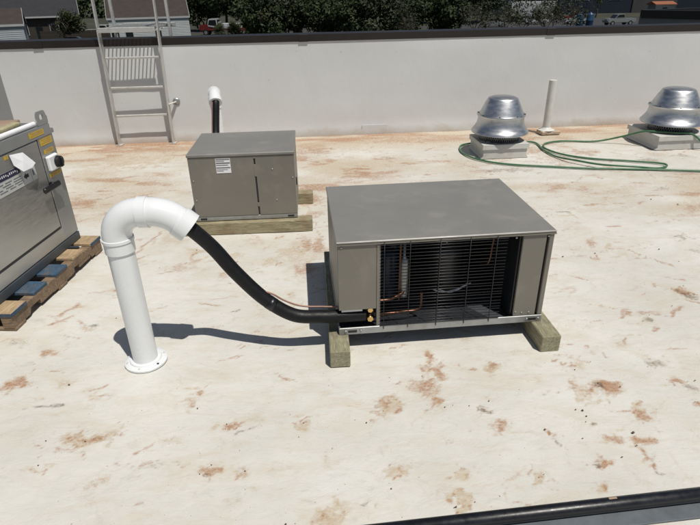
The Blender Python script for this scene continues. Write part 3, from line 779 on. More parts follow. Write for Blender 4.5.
obj('handle', bm, 'black', CU)
# lifting lug with its hole
bm = bmesh.new()
hy, hz_, hr = -0.056, 0.976 - zc, 0.019
def lug_out(a):
    c, s = math.cos(a), math.sin(a)
    lo_y, hi_y, lo_z, hi_z = -0.108, 0.004, 0.9285 - zc, 1.012 - zc
    ts = []
    if c > 1e-6: ts.append((hi_y - hy) / c)
    if c < -1e-6: ts.append((lo_y - hy) / c)
    if s > 1e-6: ts.append((hi_z - hz_) / s)
    if s < -1e-6: ts.append((lo_z - hz_) / s)
    t = min(ts)
    if s > 0: t = min(t, 0.052)
    return hy + c * t, hz_ + s * t
nn_ = 48
ring = []
for k in range(nn_):
    a = 2 * math.pi * (k + 0.5) / nn_
    oy, oz = lug_out(a); iy, iz = hy + hr * math.cos(a), hz_ + hr * math.sin(a)
    ring.append([bm.verts.new((x, y, z)) for x in (0.0, 0.008) for (y, z) in ((oy, oz), (iy, iz))])
for k in range(nn_):
    p, q = ring[k], ring[(k + 1) % nn_]
    for (i, j) in ((0, 1), (1, 3), (3, 2), (2, 0)):
        bm.faces.new((p[i], q[i], q[j], p[j]))
bmesh.ops.recalc_face_normals(bm, faces=bm.faces[:])
obj('lifting_lug', bm, 'steel_frame', CU)
def sticker(s0, s1, za, zb, x):
    st_ = fb('warning_sticker', s0, s1, za, zb, x, x + 0.0015, 'yellow')
    n = 3
    for k in range(n):
        zz = zb - (zb - za) * (k + 0.8) / (n + 0.8)
        fb('printed_line', s0 + 0.012, s1 - 0.012 - 0.02 * (k % 2), zz, zz + 0.003, x + 0.0016, x + 0.002, 'tan_card', 0, st_)
sticker(0.080, 0.234, 0.880, 0.912, 0.0125)
sticker(0.012, 0.140, 0.812, 0.852, 0.0085)
sticker(0.022, 0.125, 0.757, 0.783, 0.0085)
sticker(0.004, 0.132, 0.606, 0.632, 0.0085)
sticker(0.465, 0.50, 0.828, 0.848, 0.0105)
sw = fb('switch_box', 0.028, 0.138, 0.648, 0.744, 0.0085, 0.036, 'white_paper', 0.008)
bm = bmesh.new()
add_tube(bm, [(0.0365, -0.055, 0.693 - zc), (0.060, -0.055, 0.693 - zc), (0.063, -0.055, 0.693 - zc)], [0.038, 0.036, 0.028], 24)
add_box(bm, (0.067, -0.055, 0.693 - zc), (0.012, 0.014, 0.06), 0, 0.003)
obj('rotary_switch', bm, 'black', sw, 40)
# rating plate: pale sheet, dark blue band, print, black arrow
pl_ = fb('rating_plate', 0.262, 1.05, 0.646, 0.765, 0.0105, 0.0125, 'label_grey', 0)
nb = fb('blue_band', 0.40, 1.05, 0.727, 0.7655, 0.0127, 0.0137, 'navy', 0, pl_)
for k in range(16):
    s = 0.43 + k * 0.017
    bm = bmesh.new()
    hgt = [0.014, 0.010, 0.010, 0.013][k % 4]
    add_box(bm, (0.0142, -s, 0.741 + (0.008 if k % 5 else 0.002) - zc), (0.0006, 0.0075, hgt), 0, 0)
    obj('white_lettering', bm, 'white_paper', nb)
rl = random.Random(3)
for row in range(4):
    z = 0.664 + row * 0.014
    s = 0.41
    while s < 0.95:
        ln = rl.uniform(0.03, 0.09)
        fb('printed_line', s, s + ln, z, z + 0.005, 0.0127, 0.0132, 'label_print', 0, pl_)
        s += ln + rl.uniform(0.012, 0.03)
bm = bmesh.new()
add_prism(bm, [(-0.338, 0.702 - zc), (-0.338, 0.682 - zc), (-0.362, 0.682 - zc), (-0.362, 0.672 - zc), (-0.385, 0.692 - zc), (-0.362, 0.712 - zc), (-0.362, 0.702 - zc)], 0.0127, 0.0135, 'x')
obj('black_arrow', bm, 'black', pl_)
fb('printed_mark', 0.282, 0.296, 0.675, 0.71, 0.0127, 0.0133, 'label_print', 0, pl_)
for s in (0.310, 0.400):
    fb('printed_rule', s, s + 0.0025, 0.65, 0.722, 0.0127, 0.0131, 'label_print', 0, pl_)
# loose sheet of paper folded out of its pocket
bm = bmesh.new()
pp = [(0.336, 0.829, 0.016), (0.400, 0.838, 0.015), (0.454, 0.845, 0.014), (0.455, 0.785, 0.024), (0.420, 0.738, 0.046), (0.35, 0.740, 0.056), (0.288, 0.752, 0.044)]
cv = bm.verts.new((0.040, -0.39, 0.79 - zc)); vs = [bm.verts.new((x, -s, z - zc)) for (s, z, x) in pp]
for k in range(len(vs)):
    bm.faces.new((cv, vs[k], vs[(k + 1) % len(vs)]))
bmesh.ops.recalc_face_normals(bm, faces=bm.faces[:])
bmesh.ops.solidify(bm, geom=bm.faces[:], thickness=0.0012)
pa = obj('folded_paper', bm, 'white_paper')
pa.location = CU.location; pa.rotation_euler = CU.rotation_euler
tag(pa, 'folded white sheet of paper stuck on the front of the steel cabinet', 'paper')
# things lying on top of the cabinet
def on_top(name, pts, r, mat, label, cat, n=16, flat=None):
    bm = bmesh.new()
    if flat: add_box(bm, flat[0], flat[1], flat[2], 0.003)
    else: add_tube(bm, pts, r, n)
    o = obj(name, bm, mat, None, 50)
    o.location = (-1.915, 3.455, 0.929); o.rotation_euler = (0, 0, UA)
    return tag(o, label, cat)
on_top('foam_tube', [(-0.016, -1.3, 0.0155), (-0.016, -0.112, 0.0155)], 0.015, 'white_paper', 'long white tube lying along the top edge of the steel cabinet', 'tube')
on_top('wood_slat', None, 0, 'slat', 'pale wood slat lying on top of the steel cabinet', 'slat', flat=((-0.105, -0.55, 0.014), (0.05, 0.9, 0.026), 0.06))
on_top('card_sheet', None, 0, 'tan_card', 'piece of brown cardboard on top of the steel cabinet behind the lifting lug', 'cardboard', flat=((-0.26, -0.16, 0.012), (0.24, 0.26, 0.022), 0.2))
on_top('green_strap', None, 0, 'hose_green', 'dark green strip lying on top of the steel cabinet beside the wood slat', 'strap', flat=((-0.175, -0.75, 0.008), (0.03, 1.0, 0.014), 0.09))

TC = thing('tall_cabinet', 'tall plain grey metal cabinet cut off by the left edge, behind the steel cabinet', 'cabinet', (-3.125, 4.5, 0), 0.0)
bx('body', (-0.80, 0.0, 0.08), (-0.045, 0.55, 1.55), 'grey_cab', TC, 0.004)
bx('corner_trim', (-0.044, 0.006, 0.08), (-0.020, 0.54, 1.55), 'black', TC, 0)
bx('side_panel', (-0.0195, -0.004, 0.08), (0.0, 0.60, 1.55), 'grey_cab', TC, 0.003)
bx('plinth', (-0.78, 0.03, 0.004), (-0.03, 0.53, 0.0795), 'galv', TC, 0.003)

# ------------------------------------------------------------------ roof ladder with crossover platform
LX = -2.800
LD = thing('roof_ladder', 'aluminium crossover ladder with grated platform leaning on the parapet', 'ladder', (LX, wall_y(LX), 0), WA)
LW = 0.645
def lo_(z): return -0.072 - 0.075 * min(z, 1.35) / 1.3          # offset from the wall
def lxd(z): return 0.055 * z / 1.3
def bar(name, a, b, sx, sy, mat='ladder', parent=None):
    a = Vector(a); b = Vector(b); dd = b - a
    bm = bmesh.new()
    q = dd.to_track_quat('Z', 'Y').to_matrix().to_4x4()
    add_box(bm, (a + b) / 2, (sx, sy, dd.length), 0, 0.003, rot=q)
    return obj(name, bm, mat, parent or LD)
for sd in (0, 1):
    x = sd * LW
    for nm, za, zb2 in (('stringer', 0.006, 1.30), ('handrail', 1.301, 2.25)):
        bm = bmesh.new()
        vv = []
        for z in (za, zb2):
            cx_, cy_ = x + (lxd(z) if nm == 'stringer' else lxd(1.3) + 0.02 * (z - 1.3)), lo_(z)
            hx, hy2 = (0.008, 0.048) if nm == 'stringer' else (0.008, 0.036)
            vv.append([bm.verts.new((cx_ + i * hx, cy_ + j * hy2, z)) for (i, j) in ((-1, -1), (1, -1), (1, 1), (-1, 1))])
        for k in range(4): bm.faces.new((vv[0][k], vv[0][(k + 1) % 4], vv[1][(k + 1) % 4], vv[1][k]))
        bm.faces.new(vv[0][::-1]); bm.faces.new(vv[1])
        bmesh.ops.recalc_face_normals(bm, faces=bm.faces[:])
        bmesh.ops.bevel(bm, geom=bm.edges[:], offset=0.003, segments=1, affect='EDGES')
        obj(nm, bm, 'ladder', LD)
    bar('rear_rail', (x + 0.06, 0.44, -1.2), (x + 0.06, 0.44, 2.25), 0.03, 0.05)
    bar('top_rail', (x + lxd(1.3) + 0.02, lo_(1.3) - 0.01, 2.268), (x + 0.06, 0.46, 2.268), 0.03, 0.03)
    # foot pad and stand-off with a round plate on the wall
    bx('foot_pad', (x - 0.04, lo_(0) - 0.05, 0.0035), (x + 0.04, lo_(0) + 0.035, 0.011), 'ladder', LD, 0.002)
    if sd == 0: continue
    zb = 0.47
    px = x + (0.085 if sd else 0.07)
    br = bar('standoff', (x + lxd(zb), lo_(zb), zb), (px + 0.01, -0.016, zb + 0.015), 0.03, 0.012)
    bm = bmesh.new(); add_lathe(bm, [(0, 0), (0.042, 0), (0.042, 0.004), (0.02, 0.006), (0, 0.007)], 24)
    bmesh.ops.transform(bm, matrix=Matrix.Translation((px + 0.015, -0.007, zb + 0.015)) @ Matrix.Rotation(R(90), 4, 'X'), verts=bm.verts[:])
    obj('wall_plate', bm, 'galv', LD)
for z in (0.352, 0.675, 1.004):
    bm = bmesh.new(); add_box(bm, (LW / 2 + lxd(z), lo_(z), z), (LW - 0.042, 0.022, 0.024), 0, 0.004)
    obj('rung', bm, 'ladder', LD)
PZ = 1.305
bar('platform_edge', (lxd(PZ) + 0.018, lo_(1.3) - 0.07, PZ - 0.005), (LW + lxd(PZ) - 0.018, lo_(1.3) - 0.07, PZ - 0.005), 0.02, 0.05)
bar('platform_edge', (0.06, 0.812, PZ - 0.005), (LW + 0.06, 0.812, PZ - 0.005), 0.02, 0.05)
for k in range(14):
    x = 0.07 + k * (LW - 0.03) / 14 + 0.012
    bx('grating_bar', (x, lo_(1.3) - 0.0595, PZ - 0.010), (x + 0.010, 0.80, PZ + 0.012), 'ladder', LD, 0)
bar('grating_tie', (0.07, 0.05, PZ - 0.022), (LW + 0.04, 0.05, PZ - 0.022), 0.012, 0.012)
bar('grating_tie', (0.07, 0.27, PZ - 0.022), (LW + 0.04, 0.27, PZ - 0.022), 0.012, 0.012)

# ------------------------------------------------------------------ roof fans
def fan(loc, sc, label, cw, ch):
    F = thing('roof_exhaust_fan', label, 'fan', loc, WA, 'spun aluminium fans on the roof')
    h = cw / 2
    bm = bmesh.new()
    add_prism(bm, [(-h - 0.02, 0.004), (h + 0.02, 0.004), (h, 0.035), (h, ch), (-h, ch), (-h, 0.035)], -h, h, 'y')
    obj('curb', bm, 'curb', F)
    bm = bmesh.new()
    add_box(bm, (0, 0, ch + 0.004), (cw + 0.03, cw + 0.03, 0.007), 0, 0.002)
    for s in (-1, 1):
        add_box(bm, (s * (h + 0.0135), 0, ch - 0.022), (0.003, cw + 0.03, 0.044))
        add_box(bm, (0, s * (h + 0.0135), ch - 0.022), (cw + 0.024, 0.003, 0.044))
    obj('curb_cap', bm, 'curb', F)
    z0 = ch + 0.0085
    bm = bmesh.new(); add_lathe(bm, [(0.185 * sc, 0), (0.17 * sc, 0.02), (0.165 * sc, 0.10 * sc)], 40, (0, 0, z0)); obj('throat', bm, 'black', F)
    bm = bmesh.new()
    nb_ = 56; r_ = 0.212 * sc
    for k in range(nb_):
        for s in (-1, 1):
            a = 2 * math.pi * k / nb_; b2 = a + s * 0.22
            add_tube(bm, [(r_ * math.cos(a), r_ * math.sin(a), z0 + 0.001), (r_ * math.cos(b2), r_ * math.sin(b2), z0 + 0.10 * sc)], 0.003, 4)
    sc_ = obj('bird_screen', bm, 'steel_frame', F); sc_['kind'] = 'stuff'
    zr = z0 + 0.080 * sc
    bm = bmesh.new()
    add_lathe(bm, [(0.288 * sc, -0.006), (0.300 * sc, -0.002), (0.306 * sc, 0.006), (0.303 * sc, 0.016), (0.288 * sc, 0.036), (0.268 * sc, 0.064), (0.253 * sc, 0.096), (0.245 * sc, 0.135), (0.243 * sc, 0.166), (0.243 * sc, 0.176), (0.232 * sc, 0.176), (0.243 * sc, 0.10), (0.28 * sc, 0.02), (0.288 * sc, -0.006)], 64, (0, 0, zr))
    obj('skirt', bm, 'alum', F, 50)
    bm = bmesh.new()
    add_lathe(bm, [(0.236 * sc, 0.1765), (0.256 * sc, 0.1765), (0.258 * sc, 0.186), (0.252 * sc, 0.194), (0.236 * sc, 0.194)], 64, (0, 0, zr))
    rg = obj('ring', bm, 'alum', F, 50)
    for k in range(8):
        a = R(45 * k + 22 - 90)
        bm = bmesh.new(); add_lathe(bm, [(0.009, 0), (0.009, 0.006), (0, 0.008)], 8, (0.245 * sc * math.cos(a), 0.245 * sc * math.sin(a), zr + 0.1945)); obj('bolt', bm, 'black', rg)
    bm = bmesh.new()
    add_lathe(bm, [(0.233 * sc, 0.1945), (0.228 * sc, 0.205), (0.215 * sc, 0.235), (0.192 * sc, 0.285), (0.172 * sc, 0.325), (0.161 * sc, 0.346), (0.154 * sc, 0.357), (0.142 * sc, 0.362), (0.128 * sc, 0.3625)], 64, (0, 0, zr))
    obj('dome', bm, 'alum', F, 50)
    bm = bmesh.new()
    add_lathe(bm, [(0.1278 * sc, 0.3625), (0.127 * sc, 0.367), (0.115 * sc, 0.371), (0, 0.375)], 48, (0, 0, zr))
    obj('top_cap', bm, 'alum', F, 50)
    if sc > 1.02:       # stencilled marks on the right-hand flank of the skirt
        for k in range(3):
            a = R(-48 + k * 6.5)
            bm = bmesh.new()
            add_box(bm, ((0.263 * sc) * math.cos(a), (0.263 * sc) * math.sin(a), zr + 0.100), (0.003, 0.020, 0.05), 0, 0, rot=Matrix.Rotation(a, 4, 'Z') @ Matrix.Rotation(R(-14), 4, 'Y'))
            obj('stencil_mark', bm, 'white_paper', F)
    return F
fan((1.665, 5.85, 0.003), 1.0, 'spun aluminium roof fan left of the thin white pipe, on a pale curb', 0.475, 0.150)
fan((3.70, 6.13, 0.003), 1.08, 'spun aluminium roof fan at the right edge with the hose over its curb', 0.60, 0.150)

VP = thing('vent_pipe', 'thin weathered white vent pipe standing between the two roof fans', 'pipe', (2.475, 6.66, 0.006), WA)
bm = bmesh.new(); add_tube(bm, [(0, 0, 0.0), (0.0, 0, 0.64), (0.0, 0, 0.6405), (0, 0, 0.56)], [0.047, 0.046, 0.040, 0.040], 28, False); obj('pipe', bm, 'pvc_old', VP, 40)
bm = bmesh.new()
add_box(bm, (0.03, -0.01, 0.026), (0.25, 0.16, 0.048), 0.06, 0.012)
obj('mortar_base', bm, simple('muddy_mortar', (0.42, 0.33, 0.25), 0.85, 0, 0.35, 22, 0.5, 60), VP)
bm = bmesh.new(); add_lathe(bm, [(0.10, 0.0505), (0.075, 0.056), (0.055, 0.075), (0.0475, 0.085)], 24); obj('boot', bm, 'pvc_old', VP)

# green hose: from the right edge, round the left fan's curb, two lazy loops, over the right curb
gh = [(4.6, 4.85), (3.9, 4.94), (3.435, 5.014), (2.931, 5.101), (2.409, 5.168), (2.06, 5.248), (1.709, 5.337), (1.476, 5.460), (1.322, 5.660), (1.268, 5.90), (1.33, 6.15), (1.55, 6.24), (1.9, 6.22), (2.10, 6.25), (2.20, 6.17), (2.19, 5.869), (2.235, 5.61), (2.343, 5.387), (2.544, 5.216), (2.841, 5.125), (3.062, 5.125), (3.20, 5.19), (3.19, 5.29), (2.897, 5.400), (2.554, 5.513), (2.335, 5.68), (2.232, 5.911), (2.26, 6.09), (2.37, 6.196), (2.581, 6.247), (2.90, 6.20)]
hz3 = [(x, y, 0.018 + (0.022 if i in (17, 18, 19) else 0)) for i, (x, y) in enumerate(gh)]
hz3 += [(3.14, 6.13, 0.08), (3.33, 6.00, 0.172), (3.48, 5.92, 0.183), (3.62, 5.86, 0.183), (3.78, 5.832, 0.176), (3.90, 5.79, 0.09), (4.02, 5.76, 0.02), (4.3, 5.74, 0.018), (4.8, 5.75, 0.018)]
tag(tube('garden_hose', spline(hz3, 8), 0.0100, 'hose_green', None, 10), 'green garden hose looped around the two roof fans', 'hose')

# ------------------------------------------------------------------ near edge: black pipe on a strip
BP = thing('black_pipe', 'shiny black insulated pipe lying across the bottom right corner', 'pipe', (0.70, 1.247, 0.0), 0.1045)
tube('jacket', [(-1.6, 0, 0.036), (0.2, 0, 0.036), (1.8, 0, 0.036)], 0.024, 'black_gloss', BP, 24)
bm = bmesh.new(); add_box(bm, (0.20, 0.006, 0.0597), (0.03, 0.008, 0.0025), 0, 0.001); obj('scuffed_tag', bm, 'tan_card', BP)
PS = bmesh.new(); add_box(PS, (0.1, -0.012, 0.0075), (3.4, 0.115, 0.008), 0, 0.003)  # flat slate-grey strip beneath the pipe, its nature left open
PS = obj('slate_strip', PS, 'slate'); PS.location = (0.70, 1.247, 0.0); PS.rotation_euler = (0, 0, 0.1045)
tag(PS, 'slate grey flat strip under the black pipe at bottom right', 'strip')

# crumbs of clay and grit
bm = bmesh.new()
rc = random.Random(9)
for i in range(80):
    if i < 50:
        s = rc.choice(STAINS[:60]); x, y = s[0] + rc.gauss(0, s[2] * 1.5), s[1] + rc.gauss(0, s[3] * 1.5)
    else:
        x, y = rc.uniform(-1.7, 3.2), rc.uniform(1.2, 5.6)
    r = rc.uniform(0.0015, 0.0038) * (1 if y < 3 else 1.5)
    if rc.random() < 0.04: r *= 1.8
    q = bmesh.ops.create_icosphere(bm, subdivisions=1, radius=r)['verts']
    for v in q: v.co = Vector((v.co.x * rc.uniform(0.8, 1.5), v.co.y * rc.uniform(0.7, 1.2), v.co.z * 0.7)) + Vector((x, y, 0.004 + r * 0.4))
cr = obj('clay_crumbs', bm, simple('clay_crumb', (0.13, 0.08, 0.05), 0.9, 0, 0.5, 3))
cr['kind'] = 'stuff'; cr['label'] = 'scattered dark crumbs of clay and grit on the white roof'; cr['category'] = 'debris'

# ------------------------------------------------------------------ beyond the parapet
GZ = -4.85
MT['ground'] = simple('ground_grass_and_dirt', (0.035, 0.036, 0.022), 0.95, 0, 0.35, 0.15, 0.2, 3)
bm = bmesh.new()
v = [bm.verts.new(p) for p in ((-900, -60, GZ), (900, -60, GZ), (900, 1500, GZ), (-900, 1500, GZ))]
bm.faces.new(v)
struct(obj('ground', bm, 'ground'))
MT['asphalt'] = simple('asphalt', (0.035, 0.035, 0.038), 0.9, 0, 0.2, 0.6, 0.2, 8)
struct(bx('parking_lot', (20, 92, GZ - 0.1), (110, 128, GZ + 0.006), 'asphalt'))
struct(bx('road', (-60, 104, GZ - 0.1), (19.5, 112, GZ + 0.006), 'asphalt'))

MT['siding_white'] = simple('white_siding', (0.42, 0.455, 0.46), 0.6, 0, 0.06, 1.0)
MT['siding_grey'] = simple('blue_grey_siding', (0.33, 0.37, 0.39), 0.6, 0, 0.06, 1.0)
MT['trim'] = simple('white_trim', (0.40, 0.42, 0.42), 0.5, 0, 0.05, 2.0)
MT['shingle_brown'] = simple('brown_shingle', (0.036, 0.027, 0.024), 0.85, 0, 0.2, 1.5, 0.3, 8)
MT['shingle_dark'] = simple('charcoal_shingle', (0.014, 0.015, 0.019), 0.8, 0, 0.15, 1.2, 0.3, 8)
MT['board_dark'] = wood('dark_fence_boards', (0.016, 0.014, 0.011), (0.045, 0.037, 0.028), (8, 8, 0.6))
MT['dark_glass'] = simple('dark_window_glass', (0.012, 0.014, 0.016), 0.12, 0, 0.1, 2.0)
MT['navy_wall'] = simple('navy_cladding', (0.008, 0.013, 0.026), 0.5, 0, 0.12, 0.5)
MT['roof_dark'] = simple('dark_flat_roof', (0.045, 0.045, 0.047), 0.85, 0, 0.12, 0.5, 0.2, 6)
MT['red_paint'] = simple('red_car_paint', (0.12, 0.015, 0.015), 0.3, 0, 0.05, 2.0, coat=0.5)
MT['white_paint'] = simple('white_car_paint', (0.40, 0.41, 0.42), 0.3, 0, 0.04, 2.0, coat=0.5)
MT['silver_paint'] = simple('silver_car_paint', (0.25, 0.27, 0.27), 0.3, 0.3, 0.04, 2.0, coat=0.5)
MT['black_paint'] = simple('black_car_paint', (0.01, 0.01, 0.012), 0.2, 0, 0.05, 2.0, coat=0.6)
MT['blue_paint'] = simple('blue_plastic', (0.015, 0.05, 0.11), 0.4, 0, 0.1, 2.0)
MT['orange_roof'] = simple('orange_roof_sheet', (0.26, 0.095, 0.045), 0.7, 0, 0.15, 2.0)
MT['bark'] = simple('bark', (0.07, 0.058, 0.045), 0.9, 0, 0.3, 4.0, 0.6, 12, stretch=(3, 3, 0.6))

def leaf_mat(name, a, b):
    m, nt, p = nodes(name)
    oi = N(nt, 'ShaderNodeTexCoord')
    f = noise(nt, oi.outputs['Object'], 1.3, 4)
    L(nt, ramp(nt, f, [(0.3, a), (0.7, b)]).outputs[0], p.inputs['Base Color'])
    p.inputs['Roughness'].default_value = 0.65
    p.inputs['Specular IOR Level'].default_value = 0.25
    return m
MT['leaf'] = leaf_mat('leaf_dark', (0.014, 0.025, 0.009), (0.044, 0.062, 0.022))
MT['leaf2'] = leaf_mat('leaf_olive', (0.024, 0.034, 0.012), (0.058, 0.070, 0.027))
MT['leaf3'] = leaf_mat('leaf_grey_green', (0.018, 0.028, 0.012), (0.060, 0.070, 0.038))
MT['leaf4'] = leaf_mat('leaf_bright', (0.04, 0.10, 0.02), (0.07, 0.15, 0.03))

def house(name, label, c, w, d, hw, hr, wall, roofm, rz=0.0, over=0.35, windows=(), doors=(), gable='x', boards=True):
    H = thing(name, label, 'house', (c[0], c[1], GZ), rz)
    bm = bmesh.new(); add_box(bm, (0, 0, hw / 2), (w, d, hw)); wl = obj('wall', bm, wall, H)
    if boards:
        n = int(hw / 0.2)
        bm = bmesh.new()
        for k in range(n):
            add_prism(bm, [(-d / 2 - 0.002, k * 0.2), (-d / 2 - 0.03, k * 0.2 + 0.005), (-d / 2 - 0.006, (k + 1) * 0.2), (-d / 2 - 0.002, (k + 1) * 0.2)], -w / 2, w / 2, 'x')
        sd = obj('siding', bm, wall, wl); sd['kind'] = 'stuff'
    bm = bmesh.new()
    y = d / 2 + over
    k = hr / (d / 2)
    ze = hw - over * k
    add_prism(bm, [(-y, ze), (0, hw + hr), (y, ze), (y, ze + 0.12), (0, hw + hr + 0.14), (-y, ze + 0.12)], -w / 2 - over, w / 2 + over, 'x')
    rf = obj('roof', bm, roofm, H)
    bx('fascia', (-w / 2 - over, -y - 0.03, ze - 0.10), (w / 2 + over, -y - 0.002, ze + 0.13), 'trim', rf)
    for s in (-1, 1):
        bm = bmesh.new()
        add_prism(bm, [(-d / 2, hw - 0.01), (d / 2, hw - 0.01), (0, hw + hr - 0.02)], s * w / 2 - 0.05, s * w / 2 + 0.001, 'x')
        obj('gable', bm, wall, H)
    for s in (-1, 1):
        bm = bmesh.new()
        xx = s * (w / 2 + over)
        add_prism(bm, [(-y, ze - 0.08), (0, hw + hr - 0.08), (y, ze - 0.08), (y, ze + 0.115), (0, hw + hr + 0.135), (-y, ze + 0.115)], xx + 0.002 if s > 0 else xx - 0.042, xx + 0.042 if s > 0 else xx - 0.002, 'x')
        obj('barge_board', bm, 'trim', rf)
    for (x, z, ww, hh) in windows:
        f = bx('window', (x - ww / 2 - 0.08, -d / 2 - 0.07, z - 0.08), (x + ww / 2 + 0.08, -d / 2 - 0.031, z + hh + 0.08), 'trim', H)
        bx('pane', (x - ww / 2, -d / 2 - 0.09, z), (x + ww / 2, -d / 2 - 0.0705, z + hh), 'dark_glass', f)
    for (x, ww, hh) in doors:
        f = bx('door', (x - ww / 2, -d / 2 - 0.06, 0.1), (x + ww / 2, -d / 2 - 0.031, hh), 'dark_glass', H)
        bx('handle', (x + ww / 2 - 0.15, -d / 2 - 0.09, 1.0), (x + ww / 2 - 0.08, -d / 2 - 0.061, 1.1), 'trim', f)
    return H

# small outbuilding at the far left, large charcoal-roofed house behind it, white-sided house
house('outbuilding', 'small grey-sided outbuilding with brown roof at the far left', (-40.4, 64.8), 8.6, 6.0, 3.75, 1.45, 'siding_grey', 'shingle_brown', 0.45, 0.14, windows=((-1.9 + 4.3 - 1.6 - 2.4, 0.9, 1.8, 1.3), (-2.9, 0.9, 1.2, 1.3)), doors=((1.2, 0.95, 2.1),))
house('house', 'dark house with a big charcoal roof behind the grey outbuilding', (-58.9, 95.5), 28.0, 13.0, 3.85, 4.8, 'board_dark', 'shingle_dark', 0.42, 0.5, windows=((6.0, 1.0, 1.4, 1.4), (10.5, 1.0, 1.2, 1.4)), doors=((8.3, 0.95, 2.1),), boards=False)
house('house', 'white-sided house with a brown roof behind the roof ladder', (-26.55, 79.57), 10.0, 6.5, 3.75, 2.1, 'siding_white', 'shingle_brown', 0.32, 0.12, windows=((0.9, 1.15, 0.75, 1.0), (-2.7, 1.2, 0.9, 1.1)), doors=((-4.4, 0.9, 2.1),))

def fence(name, label, x0, x1, y, h, n):
    Fq = thing(name, label, 'fence', (x0, y, GZ), 0)
    wv = (x1 - x0) / n
    first = None
    for k in range(n):
        if first is None:
            first = bx('board', (0.01, -0.02, 0.05), (wv - 0.01, 0.02, h), 'board_dark', Fq); o = first
        else:
            o = first.copy(); C.objects.link(o); o.parent = Fq; o.location = (k * wv, random.uniform(-0.01, 0.01), random.uniform(-0.03, 0.03))
    for z in (0.4, h - 0.4): bx('rail', (0, 0.0305, z), (x1 - x0, 0.08, z + 0.1), 'board_dark', Fq)
fence('board_fence', 'dark board fence between the black car and the white-sided house', -37.2, -32.6, 84.0, 2.0, 24)
fence('board_fence', 'dark board fence in front of the charcoal-roofed house', -44.6, -37.4, 85.0, 1.9, 34)

def vehicle(name, label, loc, rz, paint, kind='car', cat='car', group=None, lower=None):
    V = thing(name, label, cat, (loc[0], loc[1], GZ + 0.01), rz, group)
    if kind == 'car':
        Lh, Wd = 2.25, 0.88
        prof = [(-2.25, 0.35), (2.2, 0.35), (2.25, 0.65), (2.15, 0.85), (1.15, 0.98), (-1.9, 1.02), (-2.25, 0.85)]
        cab = [(-1.75, 1.0), (1.05, 0.985), (0.35, 1.48), (-1.15, 1.52)]
        wheels = (-1.4, 1.4)
    elif kind == 'pickup':
        Lh, Wd = 2.7, 0.96
        prof = [(-2.7, 0.5), (2.6, 0.5), (2.7, 0.75), (2.62, 1.1), (1.3, 1.18), (-0.6, 1.18), (-0.62, 1.16), (-2.7, 1.16)]
        cab = [(-0.6, 1.16), (1.4, 1.165), (0.75, 1.85), (-0.45, 1.88)]
        wheels = (-1.65, 1.75)
    else:
        Lh, Wd = 3.6, 1.15
        prof = [(-3.6, 0.75), (3.4, 0.75), (3.55, 1.0), (3.5, 1.6), (2.1, 1.75), (1.9, 1.1), (-3.6, 1.1)]
        cab = [(0.4, 1.1), (2.2, 1.4), (1.9, 2.55), (0.5, 2.6)]
        wheels = (-2.2, 2.5)
    bm = bmesh.new(); add_prism(bm, prof, -Wd, Wd, 'y'); bmesh.ops.bevel(bm, geom=bm.edges[:], offset=0.06, segments=2, affect='EDGES'); obj('body', bm, lower or paint, V)
    bm = bmesh.new(); add_prism(bm, cab, -Wd + 0.1, Wd - 0.1, 'y'); bmesh.ops.bevel(bm, geom=bm.edges[:], offset=0.07, segments=2, affect='EDGES'); cb = obj('cab', bm, paint, V)
    zt = max(p[1] for p in cab); zb = min(p[1] for p in cab)
    cx = sum(p[0] for p in cab) / 4; 
    for s in (-1, 1):
        bm = bmesh.new()
        q = [(cx + (p[0] - cx) * 0.8, zb + (zt - zb) * 0.25 + (p[1] - zb) * 0.62) for p in cab]
        add_prism(bm, q, s * (Wd - 0.1) + (0.004 if s > 0 else -0.02), s * (Wd - 0.1) + (0.02 if s > 0 else -0.004), 'y'); obj('side_window', bm, 'dark_glass', cb)
    # windscreen and rear window as thin slabs on the sloping faces
    for (a, b, sg) in ((cab[1], cab[2], 1), (cab[0], cab[3], -1)):
        mid = ((a[0] + b[0]) / 2, (a[1] + b[1]) / 2); ln = math.hypot(a[0] - b[0], a[1] - b[1]); an = math.atan2(b[0] - a[0], b[1] - a[1])
        bm = bmesh.new(); add_box(bm, (mid[0] + sg * 0.015, 0, mid[1]), (0.02, 2 * Wd - 0.4, ln * 0.72), 0, 0, rot=Matrix.Rotation(an, 4, 'Y')); obj('windscreen', bm, 'dark_glass', cb)
    rw = 0.34 if kind == 'car' else 0.40 if kind == 'pickup' else 0.48
    for x in wheels:
        for s in (-1, 1):
            bm = bmesh.new(); add_tube(bm, [(x, s * (Wd - 0.2), rw), (x, s * (Wd + 0.015), rw)], rw, 20); wh = obj('wheel', bm, 'black', V, 40)
            bm = bmesh.new(); add_tube(bm, [(x, s * (Wd + 0.0155), rw), (x, s * (Wd + 0.03), rw)], rw * 0.55, 14); obj('rim', bm, 'galv', wh, 40)
    for s in (-1, 1):
        bx('headlight', (prof[1][0] + 0.06, s * (Wd - 0.35) - 0.16, prof[3][1] - 0.26), (prof[2][0] + 0.03, s * (Wd - 0.35) + 0.16, prof[3][1] - 0.08), 'trim', V)
    if kind == 'truck':
        bx('flat_bed', (-3.6, -Wd, 1.1005), (0.3, Wd, 1.25), paint, V)
        bx('head_board', (0.15, -Wd, 1.2505), (0.25, Wd, 2.1), paint, V)
        bm = bmesh.new(); add_box(bm, (-1.4, 0, 1.55), (3.2, 1.6, 0.6), 0, 0.1); obj('load', bm, 'white_paint', V)
    return V
vehicle('parked_car', 'black car parked under the olive bush left of the ladder', (-36.6, 78.5), 0.3, 'black_paint', 'car')
vehicle('parked_car', 'white car glimpsed beside the ladder above the board fence', (-42.0, 101.0), 0.1, 'white_paint', 'pickup')
vehicle('work_truck', 'red and white work truck parked right of the white-sided house', (-21.0, 99.0), R(180), 'white_paint', 'truck', 'truck', None, 'red_paint')
